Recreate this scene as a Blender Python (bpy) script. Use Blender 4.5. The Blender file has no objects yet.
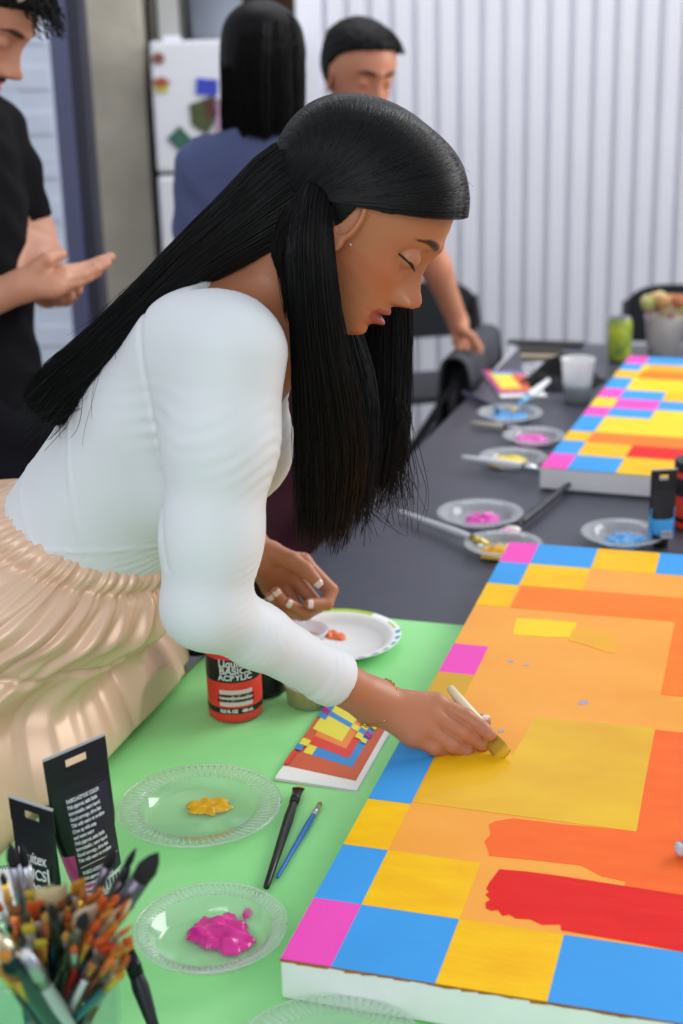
import bpy, bmesh, math, random
import numpy as np
from mathutils import Vector, Matrix, Quaternion
random.seed(7)
rng = np.random.default_rng(11)

# ------------------------------------------------------------------ camera, light, exposure
sc = bpy.context.scene
COL = sc.collection
CAM_H = 1.6
PITCH = math.radians(18.12)
ROLL = math.radians(-1.46)
FPX = 1437.0
cd = bpy.data.cameras.new('camera')
cam = bpy.data.objects.new('camera', cd)
COL.objects.link(cam)
cd.sensor_fit = 'VERTICAL'
cd.sensor_height = 36.0
cd.sensor_width = 24.0
cd.lens = FPX / 1024 * 36.0
cd.clip_start = 0.05
cam.matrix_world = (Matrix.Translation((0, 0, CAM_H)) @ Matrix.Rotation(math.pi / 2 - PITCH, 4, 'X')
                    @ Matrix.Rotation(ROLL, 4, 'Z'))
cd.dof.use_dof = True
cd.dof.focus_distance = 1.62
cd.dof.aperture_fstop = 3.9
sc.camera = cam
sc.view_settings.view_transform = 'Standard'
sc.view_settings.look = 'None'
sc.view_settings.gamma = 1.0
sc.view_settings.use_curve_mapping = False
sc.view_settings.exposure = 0.0

world = bpy.data.worlds.new('world')
sc.world = world
world.use_nodes = True
bg = world.node_tree.nodes['Background']
bg.inputs[0].default_value = (0.88, 0.93, 1.0, 1)
bg.inputs[1].default_value = 0.68


def area(name, loc, target, size, energy, color=(1, 1, 1), size_y=None):
    l = bpy.data.lights.new(name, 'AREA')
    l.energy = energy
    l.color = color
    l.size = size
    if size_y:
        l.shape = 'RECTANGLE'
        l.size_y = size_y
    o = bpy.data.objects.new(name, l)
    COL.objects.link(o)
    o.location = loc
    o.rotation_euler = (Vector(target) - Vector(loc)).to_track_quat('-Z', 'Y').to_euler()
    return o


# daylight from the open shopfront to the right and behind the far table; an added fill lamp behind the camera
area('daylight_opening', (3.4, 3.6, 2.9), (0.2, 1.9, 0.8), 2.6, 120, (1.0, 0.99, 0.97), 2.0)
area('ceiling_light', (0.3, 4.3, 3.4), (0.4, 5.2, 1.0), 1.6, 34, (0.93, 0.95, 1.0), 1.0)
area('camera_side_fill', (-0.6, -1.6, 2.7), (0.1, 1.8, 0.9), 2.4, 40, (0.96, 0.97, 1.0), 1.6)


# ------------------------------------------------------------------ frames used for laying things out
def ray(px, py):
    a0, b0 = px - 341.5, py - 512
    a = a0 * math.cos(ROLL) + b0 * math.sin(ROLL)
    b = -a0 * math.sin(ROLL) + b0 * math.cos(ROLL)
    x, u = a / FPX, -b / FPX
    return Vector((x, math.cos(PITCH) + u * math.sin(PITCH), -math.sin(PITCH) + u * math.cos(PITCH)))


def at(px, py, y):
    d = ray(px, py)
    return d * (y / d.y) + Vector((0, 0, CAM_H))


def ground(px, py, z):
    d = ray(px, py)
    return d * ((z - CAM_H) / d.z) + Vector((0, 0, CAM_H))


TH = math.radians(17.03)
TU = Vector((math.cos(TH), -math.sin(TH), 0))
TV = Vector((math.sin(TH), math.cos(TH), 0))
T0 = Vector((-0.0673, 1.1356, 0))
TZ = 0.75


def tb(u, v, z=TZ):
    p = T0 + TU * u + TV * v
    return Vector((p.x, p.y, z))


# ------------------------------------------------------------------ materials
def lin(c):
    out = []
    for v in c[:3]:
        v = v / 255.0
        out.append(v / 12.92 if v <= 0.04045 else ((v + 0.055) / 1.055) ** 2.4)
    return (*out, 1.0)


def mat(name, rgb, rough=0.6, metal=0.0, var=0.0, scale=20.0, bump=0.0, bscale=None, spec=0.5, sss=0.0,
        trans=0.0, ior=1.45, coat=0.0, stretch=None, sheen=0.0, detail=4.0, rgb2=None, alpha=1.0, emit=None):
    m = bpy.data.materials.new(name)
    m.use_nodes = True
    nt = m.node_tree
    b = nt.nodes['Principled BSDF']
    b.inputs['Base Color'].default_value = lin(rgb)
    b.inputs['Roughness'].default_value = rough
    b.inputs['Metallic'].default_value = metal
    b.inputs['Specular IOR Level'].default_value = spec
    b.inputs['IOR'].default_value = ior
    b.inputs['Transmission Weight'].default_value = trans
    b.inputs['Coat Weight'].default_value = coat
    b.inputs['Alpha'].default_value = alpha
    if sss:
        b.inputs['Subsurface Weight'].default_value = sss
        b.inputs['Subsurface Radius'].default_value = (0.012, 0.005, 0.003)
        b.inputs['Subsurface Scale'].default_value = 1.0
    if sheen:
        b.inputs['Sheen Weight'].default_value = sheen
    tc = nt.nodes.new('ShaderNodeTexCoord')
    mp = nt.nodes.new('ShaderNodeMapping')
    nt.links.new(tc.outputs['Object'], mp.inputs[0])
    if stretch:
        mp.inputs['Scale'].default_value = stretch
    if var or rgb2:
        n = nt.nodes.new('ShaderNodeTexNoise')
        n.inputs['Scale'].default_value = scale
        n.inputs['Detail'].default_value = detail
        nt.links.new(mp.outputs[0], n.inputs['Vector'])
        r = nt.nodes.new('ShaderNodeValToRGB')
        c = lin(rgb)
        c2 = lin(rgb2) if rgb2 else tuple(max(0, x * (1 - var)) for x in c[:3]) + (1,)
        r.color_ramp.elements[0].position = 0.32
        r.color_ramp.elements[1].position = 0.68
        r.color_ramp.elements[0].color = c2
        r.color_ramp.elements[1].color = c
        nt.links.new(n.outputs['Fac'], r.inputs[0])
        nt.links.new(r.outputs[0], b.inputs['Base Color'])
    if bump:
        n2 = nt.nodes.new('ShaderNodeTexNoise')
        n2.inputs['Scale'].default_value = bscale or scale * 3
        n2.inputs['Detail'].default_value = 3
        nt.links.new(mp.outputs[0], n2.inputs['Vector'])
        bp = nt.nodes.new('ShaderNodeBump')
        bp.inputs['Strength'].default_value = bump
        bp.inputs['Distance'].default_value = 0.01
        nt.links.new(n2.outputs['Fac'], bp.inputs['Height'])
        nt.links.new(bp.outputs[0], b.inputs['Normal'])
    return m


# ------------------------------------------------------------------ object helpers
def tag(o, label=None, cat=None, group=None, kind=None):
    if label:
        o['label'] = label
    if cat:
        o['category'] = cat
    if group:
        o['group'] = group
    if kind:
        o['kind'] = kind
    return o


def empty(name, loc=(0, 0, 0), label=None, cat=None, group=None):
    o = bpy.data.objects.new(name, None)
    o.empty_display_size = 0.05
    o.location = loc
    COL.objects.link(o)
    return tag(o, label, cat, group)


def mesh_obj(name, verts, faces, mats, parent=None, smooth=False, world=True, idx=None):
    me = bpy.data.meshes.new(name)
    me.from_pydata([tuple(v) for v in verts], [], [tuple(f) for f in faces])
    if not isinstance(mats, (list, tuple)):
        mats = [mats]
    for m in mats:
        me.materials.append(m)
    if idx is not None:
        me.polygons.foreach_set('material_index', np.asarray(idx, dtype=np.int32))
    if smooth:
        me.polygons.foreach_set('use_smooth', np.ones(len(me.polygons), dtype=bool))
    me.update()
    o = bpy.data.objects.new(name, me)
    COL.objects.link(o)
    if parent is not None:
        o.parent = parent
        if world:   # vertices are given in world space
            bpy.context.view_layer.update()
            o.matrix_parent_inverse = parent.matrix_world.inverted()
    return o


class MB:
    """collects shapes and links them as one mesh"""
    def __init__(s):
        s.v = []; s.f = []; s.m = []; s.sm = []

    def add(s, verts, faces, mi=0, smooth=False):
        k = len(s.v)
        s.v += [Vector(v) for v in verts]
        s.f += [tuple(i + k for i in f) for f in faces]
        s.m += [mi] * len(faces)
        s.sm += [smooth] * len(faces)
        return s

    def box(s, c, size, M=None, mi=0, bevel=0.0):
        x, y, z = (d / 2 for d in size)
        bm = bmesh.new()
        bmesh.ops.create_cube(bm, size=1)
        bmesh.ops.scale(bm, vec=size, verts=bm.verts)
        if bevel:
            bmesh.ops.bevel(bm, geom=bm.edges[:], offset=bevel, segments=2, affect='EDGES', profile=0.6)
        if M is not None:
            bmesh.ops.transform(bm, matrix=M, verts=bm.verts)
        bmesh.ops.translate(bm, vec=c, verts=bm.verts)
        bm.verts.index_update()
        s.add([v.co.copy() for v in bm.verts], [[v.index for v in f.verts] for f in bm.faces], mi, bool(bevel) and False)
        bm.free()
        return s

    def lathe(s, prof, n=32, M=Matrix(), mi=0, smooth=True, cap=True, squash=1.0):
        vs, fs = [], []
        for r, z in prof:
            for k in range(n):
                a = 2 * math.pi * k / n
                vs.append(M @ Vector((r * math.cos(a), r * math.sin(a) * squash, z)))
        for i in range(len(prof) - 1):
            for k in range(n):
                a, b = i * n + k, i * n + (k + 1) % n
                fs.append((a, b, b + n, a + n))
        s.add(vs, fs, mi, smooth)
        if cap:
            k = len(s.v) - len(vs)
            s.f.append(tuple(k + j for j in reversed(range(n)))); s.m.append(mi); s.sm.append(False)
            e = k + (len(prof) - 1) * n
            s.f.append(tuple(e + j for j in range(n))); s.m.append(mi); s.sm.append(False)
        return s

    def tube(s, pts, rad, n=8, mi=0, smooth=True, flat=1.0, up=None):
        pts = [Vector(p) for p in pts]
        if not hasattr(rad, '__len__'):
            rad = [rad] * len(pts)
        vs, fs = [], []
        prev = None
        for i, p in enumerate(pts):
            t = (pts[min(i + 1, len(pts) - 1)] - pts[max(i - 1, 0)]).normalized()
            if prev is None:
                ref = Vector(up) if up else (Vector((0, 0, 1)) if abs(t.z) < 0.9 else Vector((1, 0, 0)))
                a = t.cross(ref).normalized()
            else:
                a = (prev - t * prev.dot(t)).normalized()
            prev = a
            b = t.cross(a)
            for k in range(n):
                w = 2 * math.pi * k / n
                vs.append(p + a * (rad[i] * math.cos(w)) + b * (rad[i] * flat * math.sin(w)))
        for i in range(len(pts) - 1):
            for k in range(n):
                a, b = i * n + k, i * n + (k + 1) % n
                fs.append((a, b, b + n, a + n))
        fs.append(tuple(reversed(range(n))))
        fs.append(tuple((len(pts) - 1) * n + k for k in range(n)))
        return s.add(vs, fs, mi, smooth)

    def prism(s, poly, z0, z1, M=Matrix(), mi=0, mi_top=None):
        n = len(poly)
        vs = [M @ Vector((x, y, z0)) for x, y in poly] + [M @ Vector((x, y, z1)) for x, y in poly]
        fs = [(i, (i + 1) % n, n + (i + 1) % n, n + i) for i in range(n)]
        s.add(vs, fs, mi)
        k = len(s.v) - 2 * n
        s.f.append(tuple(k + i for i in reversed(range(n)))); s.m.append(mi); s.sm.append(False)
        s.f.append(tuple(k + n + i for i in range(n))); s.m.append(mi if mi_top is None else mi_top); s.sm.append(False)
        return s

    def quad(s, a, b, c, d, mi=0):
        return s.add([a, b, c, d], [(0, 1, 2, 3)], mi)

    def build(s, name, mats, parent=None, world=True):
        o = mesh_obj(name, s.v, s.f, mats, parent, False, world, s.m)
        o.data.polygons.foreach_set('use_smooth', np.array(s.sm, dtype=bool))
        o.data.update()
        return o


def frame_to(a, b, roll=0.0):
    """matrix whose origin is a and +Z points at b"""
    a, b = Vector(a), Vector(b)
    q = (b - a).to_track_quat('Z', 'Y')
    return Matrix.Translation(a) @ q.to_matrix().to_4x4() @ Matrix.Rotation(roll, 4, 'Z')


def place(o, M):
    o.matrix_world = M
    return o


def text(name, body, size, M, m, parent, align='LEFT', squeeze=1.0, thick=0.0):
    cu = bpy.data.curves.new(name, 'FONT')
    cu.body = body
    cu.size = size
    cu.align_x = align
    cu.extrude = 0.0002
    cu.offset = thick
    cu.materials.append(m)
    dg_o = bpy.data.objects.new(name, cu)
    COL.objects.link(dg_o)
    bpy.context.view_layer.update()
    me = bpy.data.meshes.new_from_object(dg_o.evaluated_get(bpy.context.evaluated_depsgraph_get()))
    bpy.data.objects.remove(dg_o)
    me.transform(Matrix.Diagonal((squeeze, 1, 1, 1)))
    me.transform(M)
    me.materials.clear(); me.materials.append(m)
    o = bpy.data.objects.new(name, me)
    COL.objects.link(o)
    o.parent = parent
    return o
# ------------------------------------------------------------------ the setting
M_floor = mat('concrete_floor', (112, 112, 116), 0.55, var=0.35, scale=3, bump=0.1)
M_corr = mat('white_corrugated_metal', (222, 222, 230), 0.45, var=0.05, scale=2)
M_brick = mat('white_painted_brick', (214, 222, 238), 0.7, var=0.06, scale=6, bump=0.5, bscale=9)
M_conc = mat('bare_concrete', (186, 178, 162), 0.85, var=0.22, scale=5, bump=0.35, bscale=30)
M_post = mat('blue_grey_steel', (88, 90, 122), 0.5, var=0.08, scale=5)
M_postd = mat('dark_steel', (42, 43, 58), 0.5)
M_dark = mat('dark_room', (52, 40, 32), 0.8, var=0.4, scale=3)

mb = MB(); mb.box((0.6, 2.6, -0.02), (9.5, 8.0, 0.04))
tag(mb.build('floor', M_floor), kind='structure')

# corrugated back wall: trapezoid ribs, one mesh
WY = 5.62
vs, fs = [], []
x = -0.10
prof = []
pitch_r = 0.0835
while x < 4.4:
    prof += [(x, 0.0), (x + 0.012, -0.022), (x + 0.062, -0.022), (x + 0.074, 0.0), (x + 0.077, 0.006), (x + 0.0805, 0.006)]
    x += pitch_r
for px_, dy in prof:
    vs.append((px_, WY + dy, 0.0)); vs.append((px_, WY + dy, 3.3))
n = len(prof)
for i in range(n - 1):
    fs.append((2 * i, 2 * i + 2, 2 * i + 3, 2 * i + 1))
base = len(vs)
for px_ in (prof[0][0], prof[-1][0]):
    vs.append((px_, WY + 0.08, 0.0)); vs.append((px_, WY + 0.08, 3.3))
fs += [(base, base + 1, base + 3, base + 2), (0, 1, base + 1, base), (2 * n - 2, base + 2, base + 3, 2 * n - 1)]
M_corr.node_tree.nodes['Principled BSDF'].inputs['Specular IOR Level'].default_value = 0.3
tag(mesh_obj('wall_back', vs, fs, M_corr), kind='structure')
mb = MB(); mb.box((-0.075, WY - 0.02, 1.65), (0.095, 0.09, 3.3), bevel=0.006)
tag(mb.build('trim_1', mat('white_post_paint', (226, 226, 236), 0.5)), kind='structure')

# dark opening beside the post, with the room behind it
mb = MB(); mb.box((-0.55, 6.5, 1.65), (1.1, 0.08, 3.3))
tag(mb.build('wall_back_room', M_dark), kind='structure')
# concrete pier, steel post and white brick wall on the left
mb = MB(); mb.box((-0.80, 5.6, 1.65), (0.27, 0.42, 3.3), bevel=0.01)
tag(mb.build('wall_pier', M_conc), kind='structure')


def tilted(x0, x1, y, yd, xt, name, m):
    """upright whose face runs from floor to 3.3 m"""
    b = MB()
    b.box(((x0 + x1) / 2, y, 1.65), (x1 - x0, yd, 3.3), bevel=0.004)
    return tag(b.build(name, m), kind='structure')


mb = MB()
vs = []
PX = [-0.795, -0.735]
mb.box((-0.862, 4.86, 1.65), (0.058, 0.10, 3.3), M=None, bevel=0.004)
mb.box((-0.812, 4.9, 1.65), (0.040, 0.16, 3.3), mi=1)
tag(mb.build('door_1', [M_post, M_postd]), kind='structure')
# painted brick: courses in the mesh
mb = MB()
mb.box((-1.99, 5.38, 1.65), (2.1, 0.10, 3.3))
for k in range(43):
    off = 0.12 if k % 2 else 0.0
    xx = -2.95 + off
    while xx < -1.16:
        mb.box((xx + 0.11, 5.328, 0.04 + k * 0.077), (0.228, 0.008, 0.0755), bevel=0.002)
        xx += 0.230
tag(mb.build('wall_left', M_brick), kind='structure')

# ------------------------------------------------------------------ fridge and what is on it
fr = empty('refrigerator', (-0.33, 5.5, 0), 'white upright refrigerator with freezer on top, beside the concrete pier', 'refrigerator')
M_fr = mat('white_enamel', (226, 226, 232), 0.35, spec=0.5)
M_seal = mat('grey_door_seal', (92, 92, 100), 0.7)
mb = MB(); mb.box((-0.37, 5.56, 0.83), (0.50, 0.50, 1.53), bevel=0.012); mb.build('body', M_seal, fr)
mb = MB(); mb.box((-0.37, 5.27, 1.395), (0.51, 0.06, 0.445), bevel=0.014); d1 = mb.build('freezer_door', M_fr, fr)
mb = MB(); mb.box((-0.37, 5.27, 0.615), (0.51, 0.06, 1.09), bevel=0.014); d2 = mb.build('door', M_fr, fr)
mb = MB(); mb.tube([(-0.15, 5.225, 1.22), (-0.15, 5.205, 1.25), (-0.15, 5.205, 1.36), (-0.15, 5.225, 1.39)], 0.009); mb.build('handle', M_fr, d1)
mb = MB(); mb.tube([(-0.15, 5.225, 0.85), (-0.15, 5.205, 0.88), (-0.15, 5.205, 1.08), (-0.15, 5.225, 1.11)], 0.009); mb.build('handle', M_fr, d2)
mb = MB(); mb.box((-0.37, 5.55, 1.605), (0.50, 0.50, 0.025), bevel=0.008); mb.build('top_cover', M_fr, fr)
mb = MB(); mb.box((-0.37, 5.5, 0.035), (0.46, 0.46, 0.07)); mb.build('plinth', M_seal, fr)
mb = MB(); mb.box((-0.55, 5.30, 1.625), (0.06, 0.05, 0.016), bevel=0.004); mb.build('hinge_cover', M_fr, fr)


def magnet(name, pxy, poly, cols, label):
    c = at(*pxy, 5.236)
    b = MB()
    mats_ = []
    for i, (pl, col) in enumerate(zip(poly, cols)):
        Mx = Matrix.Translation((c.x, 5.238 - 0.0015 * i, c.z)) @ Matrix.Rotation(math.pi / 2, 4, 'X')
        b.prism(pl, 0.0, 0.0032, Mx, mi=i)
        mats_.append(mat(name + '_ink', col, 0.5, var=0.35, scale=40))
    tag(b.build(name, mats_), label, 'fridge magnet')


def blobp(r, n=10, sx=1, sy=1, seed=0, jit=0.25):
    rr = random.Random(seed)
    return [(r * sx * (1 + rr.uniform(-jit, jit)) * math.cos(2 * math.pi * k / n), r * sy * (1 + rr.uniform(-jit, jit)) * math.sin(2 * math.pi * k / n)) for k in range(n)]


def rect(w, h, a=0, ox=0, oy=0):
    c, s_ = math.cos(a), math.sin(a)
    return [(ox + x * c - y * s_, oy + x * s_ + y * c) for x, y in ((-w / 2, -h / 2), (w / 2, -h / 2), (w / 2, h / 2), (-w / 2, h / 2))]


magnet('round_magnet', (158, 58), [blobp(0.022, seed=1, sx=1.1, sy=0.8)], [(140, 84, 62)], 'small brown magnet at the top of the freezer door')
magnet('fruit_magnet', (161, 82), [rect(0.045, 0.03, 0, 0, -0.018), blobp(0.024, seed=2, sx=1.2, sy=0.7)], [(214, 206, 70), (176, 96, 60)], 'yellow and red magnet below the brown one')
magnet('blue_note', (207, 87), [rect(0.075, 0.055, -0.1)], [(58, 74, 196)], 'blue note card on the freezer door')
magnet('photo_card', (204, 113), [[(-0.05, 0.03), (0.04, 0.06), (0.045, -0.01), (0.01, -0.075), (-0.045, -0.04)], [(0.0, 0.04), (0.04, 0.045), (0.04, 0.0), (0.01, -0.03)]], [(82, 92, 50), (96, 54, 46)], 'olive and brown picture under the blue note')
magnet('green_card', (184, 143), [rect(0.062, 0.105, 0.75)], [(62, 112, 92)], 'tilted green card on the freezer door')
magnet('pink_photo', (222, 116), [rect(0.06, 0.12, 0.1)], [(186, 150, 176)], 'pale pink and violet photo beside the olive picture')

M_gbin = mat('grey_plastic_bin', (134, 140, 152), 0.5)
M_gbl = mat('pale_plastic', (170, 170, 166), 0.5)
bn = empty('storage_bin', (-0.43, 5.5, 1.618), 'grey storage bin on top of the refrigerator', 'bin')
mb = MB(); mb.lathe([(0.085, 1.619), (0.092, 1.63), (0.105, 1.86), (0.11, 1.865), (0.11, 1.88), (0.1, 1.88)], 28, Matrix.Translation((-0.41, 5.5, 0))); mb.build('body', M_gbin, bn)
mb = MB(); mb.lathe([(0.112, 1.872), (0.112, 1.9), (0.02, 1.91)], 28, Matrix.Translation((-0.41, 5.5, 0))); mb.build('lid', M_gbl, bn)
bn = empty('storage_box', (-0.57, 5.56, 1.618), 'pale upright box on the refrigerator, left of the grey bin', 'box')
mb = MB(); mb.box((-0.575, 5.56, 1.80), (0.075, 0.26, 0.36), bevel=0.006); mb.build('carton', M_gbl, bn)
mb = MB(); mb.box((-0.575, 5.56, 1.985), (0.079, 0.264, 0.02), bevel=0.004); mb.build('lid', M_gbin, bn)
bk = empty('wooden_shelf', (-0.26, 6.2, 0), 'dark wooden shelf unit in the opening behind the refrigerator', 'shelf')
M_wood = mat('brown_wood', (104, 72, 44), 0.6, var=0.4, scale=8, stretch=(1, 1, 6))
mb = MB()
mb.box((-0.52, 6.25, 1.2), (0.03, 0.3, 2.4)); mb.box((-0.14, 6.25, 1.2), (0.03, 0.3, 2.4)); mb.box((-0.33, 6.39, 1.2), (0.4, 0.02, 2.4))
mb.build('carcass', M_wood, bk)
for z in (0.3, 0.8, 1.3, 1.72, 2.2):
    mb = MB(); mb.box((-0.33, 6.25, z), (0.35, 0.28, 0.025)); mb.build('shelf_board', M_wood, bk)

# ------------------------------------------------------------------ folding chairs
M_chair = mat('black_plastic', (36, 37, 42), 0.45)
M_steel = mat('chair_steel', (150, 152, 160), 0.3, metal=0.8)


def folding_chair(loc, rz, label, group='black folding chairs by the wall'):
    ch = empty('folding_chair', (0, 0, 0), label, 'chair', group)
    b = MB()
    P = []
    w, hgt = 0.215, 0.16
    for k in range(25):
        a = math.pi * k / 24
        P.append((w * math.copysign(abs(math.cos(a)) ** 0.6, math.cos(a)), 0.62 + hgt * (abs(math.sin(a)) ** 0.7)))
    P += [(-w, 0.58), (w, 0.58)]
    Mx = Matrix.Translation((0, 0.215, 0)) @ Matrix.Rotation(math.pi / 2, 4, 'X')
    b.prism(P, 0.0, 0.022, Mx)
    b.build('backrest', M_chair, ch, world=False)
    b = MB(); b.box((0, 0, 0.445), (0.41, 0.39, 0.028), bevel=0.01); b.build('seat', M_chair, ch, world=False)
    for s in (-1, 1):
        b = MB(); b.tube([(s * 0.2, -0.22, 0.0), (s * 0.2, 0.0, 0.40), (s * 0.2, 0.2, 0.72)], 0.011); b.build('leg', M_chair, ch, world=False)
        b = MB(); b.tube([(s * 0.175, 0.24, 0.0), (s * 0.175, -0.12, 0.44)], 0.011); b.build('leg', M_steel, ch, world=False)
    b = MB(); b.tube([(-0.2, -0.12, 0.18), (0.2, -0.12, 0.18)], 0.009); b.build('stretcher', M_chair, ch, world=False)
    b = MB(); b.tube([(-0.175, 0.15, 0.12), (0.175, 0.15, 0.12)], 0.009); b.build('stretcher', M_chair, ch, world=False)
    ch.location = loc
    ch.rotation_euler = (0, 0, rz)
    return ch


folding_chair((0.345, 4.92, 0), math.radians(12), 'black folding chair against the corrugated wall, behind the leaning man')
folding_chair((1.15, 4.72, 0), math.radians(-14), 'black folding chair behind the clear bucket of sponges')

# ------------------------------------------------------------------ tables and cloths
M_tw = mat('table_laminate', (196, 196, 196), 0.5)
M_green = mat('green_table_paper', (164, 238, 160), 0.6, rgb2=(146, 228, 146), scale=7, bump=0.12, bscale=14, detail=7)
M_grey = mat('charcoal_plastic_cloth', (68, 70, 82), 0.42, var=0.12, scale=5, bump=0.25, bscale=9)
for nm, lab, u0, u1, v0, v1 in (('folding_table', 'long folding table under the green cloth', -0.36, 0.95, -0.55, 0.93),
                                ('folding_table', 'long folding table under the charcoal cloth', -0.32, 1.05, 0.96, 3.07)):
    t = empty(nm, tb((u0 + u1) / 2, (v0 + v1) / 2, 0), lab, 'table', 'tables pushed end to end')
    R = Matrix.Rotation(-TH, 4, 'Z')
    mb = MB(); mb.box(tb((u0 + u1) / 2, (v0 + v1) / 2, 0.722), (u1 - u0, v1 - v0, 0.045), M=R, bevel=0.006); mb.build('tabletop', M_tw, t)
    for u in (u0 + 0.12, u1 - 0.12):
        for v in (v0 + 0.12, v1 - 0.12):
            mb = MB(); mb.tube([tb(u, v, 0.0), tb(u, v, 0.70)], 0.014); mb.build('leg', M_steel, t)


def cloth(name, outline_l, u1, v0, v1, z, drop, m, label, dv=0.03, wave=0.004, ufar=None):
    """a cloth with a left overhang; outline_l(v) gives the left table edge"""
    nv = int((v1 - v0) / dv) + 1
    ucols = [None] * 8 + list(np.linspace(0.0, 1.0, 26))
    vs, fs = [], []
    rs = random.Random(3)
    for i in range(nv + 1):
        v = v0 + (v1 - v0) * i / nv
        ul = outline_l(v)
        for j in range(9):   # hanging part, bottom to top
            t = j / 8.0
            zz = z - drop * (1 - t)
            out = 0.012 + 0.022 * (1 - t) * math.sin(v * 21 + 0.8 * math.sin(v * 7)) + 0.01 * (1 - t)
            if j == 8:
                out = 0.004; zz = z - 0.004
            vs.append(tb(ul - out, v, zz))
        for t in np.linspace(0.004, 1.0, 30):
            u = ul + (u1 - ul) * t
            vs.append(tb(u, v, z + wave * 0.5 * (math.sin(u * 9 + v * 4) * math.sin(v * 6.3 - u * 3)) * min(1, t * 8) * 0.35))
        for j in range(1, 7):
            vs.append(tb(u1 + 0.01 + 0.012 * math.sin(v * 17) * j / 6, v, z - drop * j / 6))
    nc = 9 + 30 + 6
    for i in range(nv):
        for j in range(nc - 1):
            a = i * nc + j
            fs.append((a, a + 1, a + 1 + nc, a + nc))
    o = mesh_obj(name, vs, fs, m, None, True)
    sm = o.modifiers.new('solid', 'SOLIDIFY'); sm.thickness = 0.0012; sm.offset = -1
    return tag(o, label, 'tablecloth')


cloth('dark_tablecloth', lambda v: -0.35 + 0.028 * (v - 1.2), 1.08, 0.80, 3.09, 0.7482, 0.34, M_grey, 'charcoal plastic tablecloth covering the far table')
cloth('green_tablecloth', lambda v: -0.385 + 0.03 * (v - 0.2), 0.97, -0.57, 0.925, 0.7500, 0.30, M_green, 'bright green paper cloth covering the near table')

# ------------------------------------------------------------------ the big canvas
BL, PK, YE, TN, OR, CO, RD, GV = range(1, 9)
pm = [mat('canvas_edge_white', (236, 238, 240), 0.8, var=0.05, scale=30),
      mat('blue_paint', (66, 160, 234), 0.6, var=0.07, scale=9, bump=0.06, bscale=60),
      mat('pink_paint', (244, 82, 190), 0.55, var=0.05, scale=9, bump=0.06, bscale=60),
      mat('yellow_paint', (252, 200, 10), 0.5, rgb2=(246, 182, 8), scale=14, bump=0.1, bscale=50, stretch=(1, 3, 1)),
      mat('tan_orange_paint', (250, 172, 66), 0.42, rgb2=(244, 160, 54), scale=5, bump=0.05, bscale=14, stretch=(1, 2, 1), coat=0.05),
      mat('orange_paint', (250, 130, 26), 0.45, rgb2=(246, 122, 22), scale=7, bump=0.08, stretch=(1, 4, 1)),
      mat('coral_paint', (252, 112, 38), 0.5, rgb2=(248, 102, 32), scale=10, bump=0.1, bscale=50, stretch=(1, 4, 1)),
      mat('red_paint', (236, 30, 24), 0.5, rgb2=(226, 22, 20), scale=12, bump=0.12, bscale=50, stretch=(1, 5, 1)),
      mat('lilac_scuff', (176, 166, 196), 0.5),
      mat('raw_orange_rim', (178, 110, 50), 0.7, var=0.4, scale=60),
      mat('wet_yellow_paint', (240, 192, 24), 0.38, rgb2=(228, 170, 20), scale=6, bump=0.06, bscale=12, stretch=(1, 2, 1), coat=0.12),
      mat('lemon_paint', (250, 214, 20), 0.4, var=0.05, scale=10),
      mat('golden_paint', (246, 176, 40), 0.4, var=0.05, scale=10),
      mat('dull_yellow_paint', (222, 172, 44), 0.45, var=0.1, scale=12)]
WET, LEM, GOLD, DULL = 10, 11, 12, 13
for m_ in pm + [M_green]:
    m_.node_tree.nodes['Principled BSDF'].inputs['Specular IOR Level'].default_value = 0.2


def painting(name, origin, ang, W, L, regions, label, thick=0.043, rim=True):
    root = empty(name, origin, label, 'painting', 'canvases laid flat on the tables')
    R = Matrix.Translation(origin) @ Matrix.Rotation(ang, 4, 'Z')
    b = MB()
    b.box((W / 2, L / 2, thick / 2), (W, L, thick), bevel=0.0025)
    if rim:
        rr = random.Random(5)
        pts = [(-0.0006, -0.0012)] + [(W * k / 60, -0.0012) for k in range(1, 61)]
        for k in range(60):
            h = 0.0012 + 0.0028 * rr.random()
            b.add([(W * k / 60, -0.0006, thick - h), (W * (k + 1) / 60, -0.0006, thick - 0.001 - 0.002 * rr.random()), (W * (k + 1) / 60, -0.0006, thick + 0.0003), (W * k / 60, -0.0006, thick + 0.0003)], [(0, 1, 2, 3)], 9)
    o = b.build('stretched_canvas', pm, root, world=False)
    b = MB()
    z = thick
    for i, (mi, poly) in enumerate(regions):
        if len(poly) == 4 and not isinstance(poly[0], tuple):
            u0, v0, u1, v1 = poly
            poly = [(u0, v0), (u1, v0), (u1, v1), (u0, v1)]
            h = 0.0003
        else:
            h = 0.0003
        zt = z + h + 0.000012 * i
        b.prism(poly, z - 0.001, zt, mi=mi)
    b.build('painted_surface', pm, root, world=False)
    root.matrix_world = R
    return root


W1, L1 = 0.93, 1.19
c0, c1, c2, c3 = 0.049, 0.147, 0.2475, 0.345
reg = [(TN, (0, 0, W1, L1))]


def sym(mi, u0, v0, u1, v1):
    return [(mi, (u0, v0, u1, v1)), (mi, (W1 - u1, v0, W1 - u0, v1))]


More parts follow.
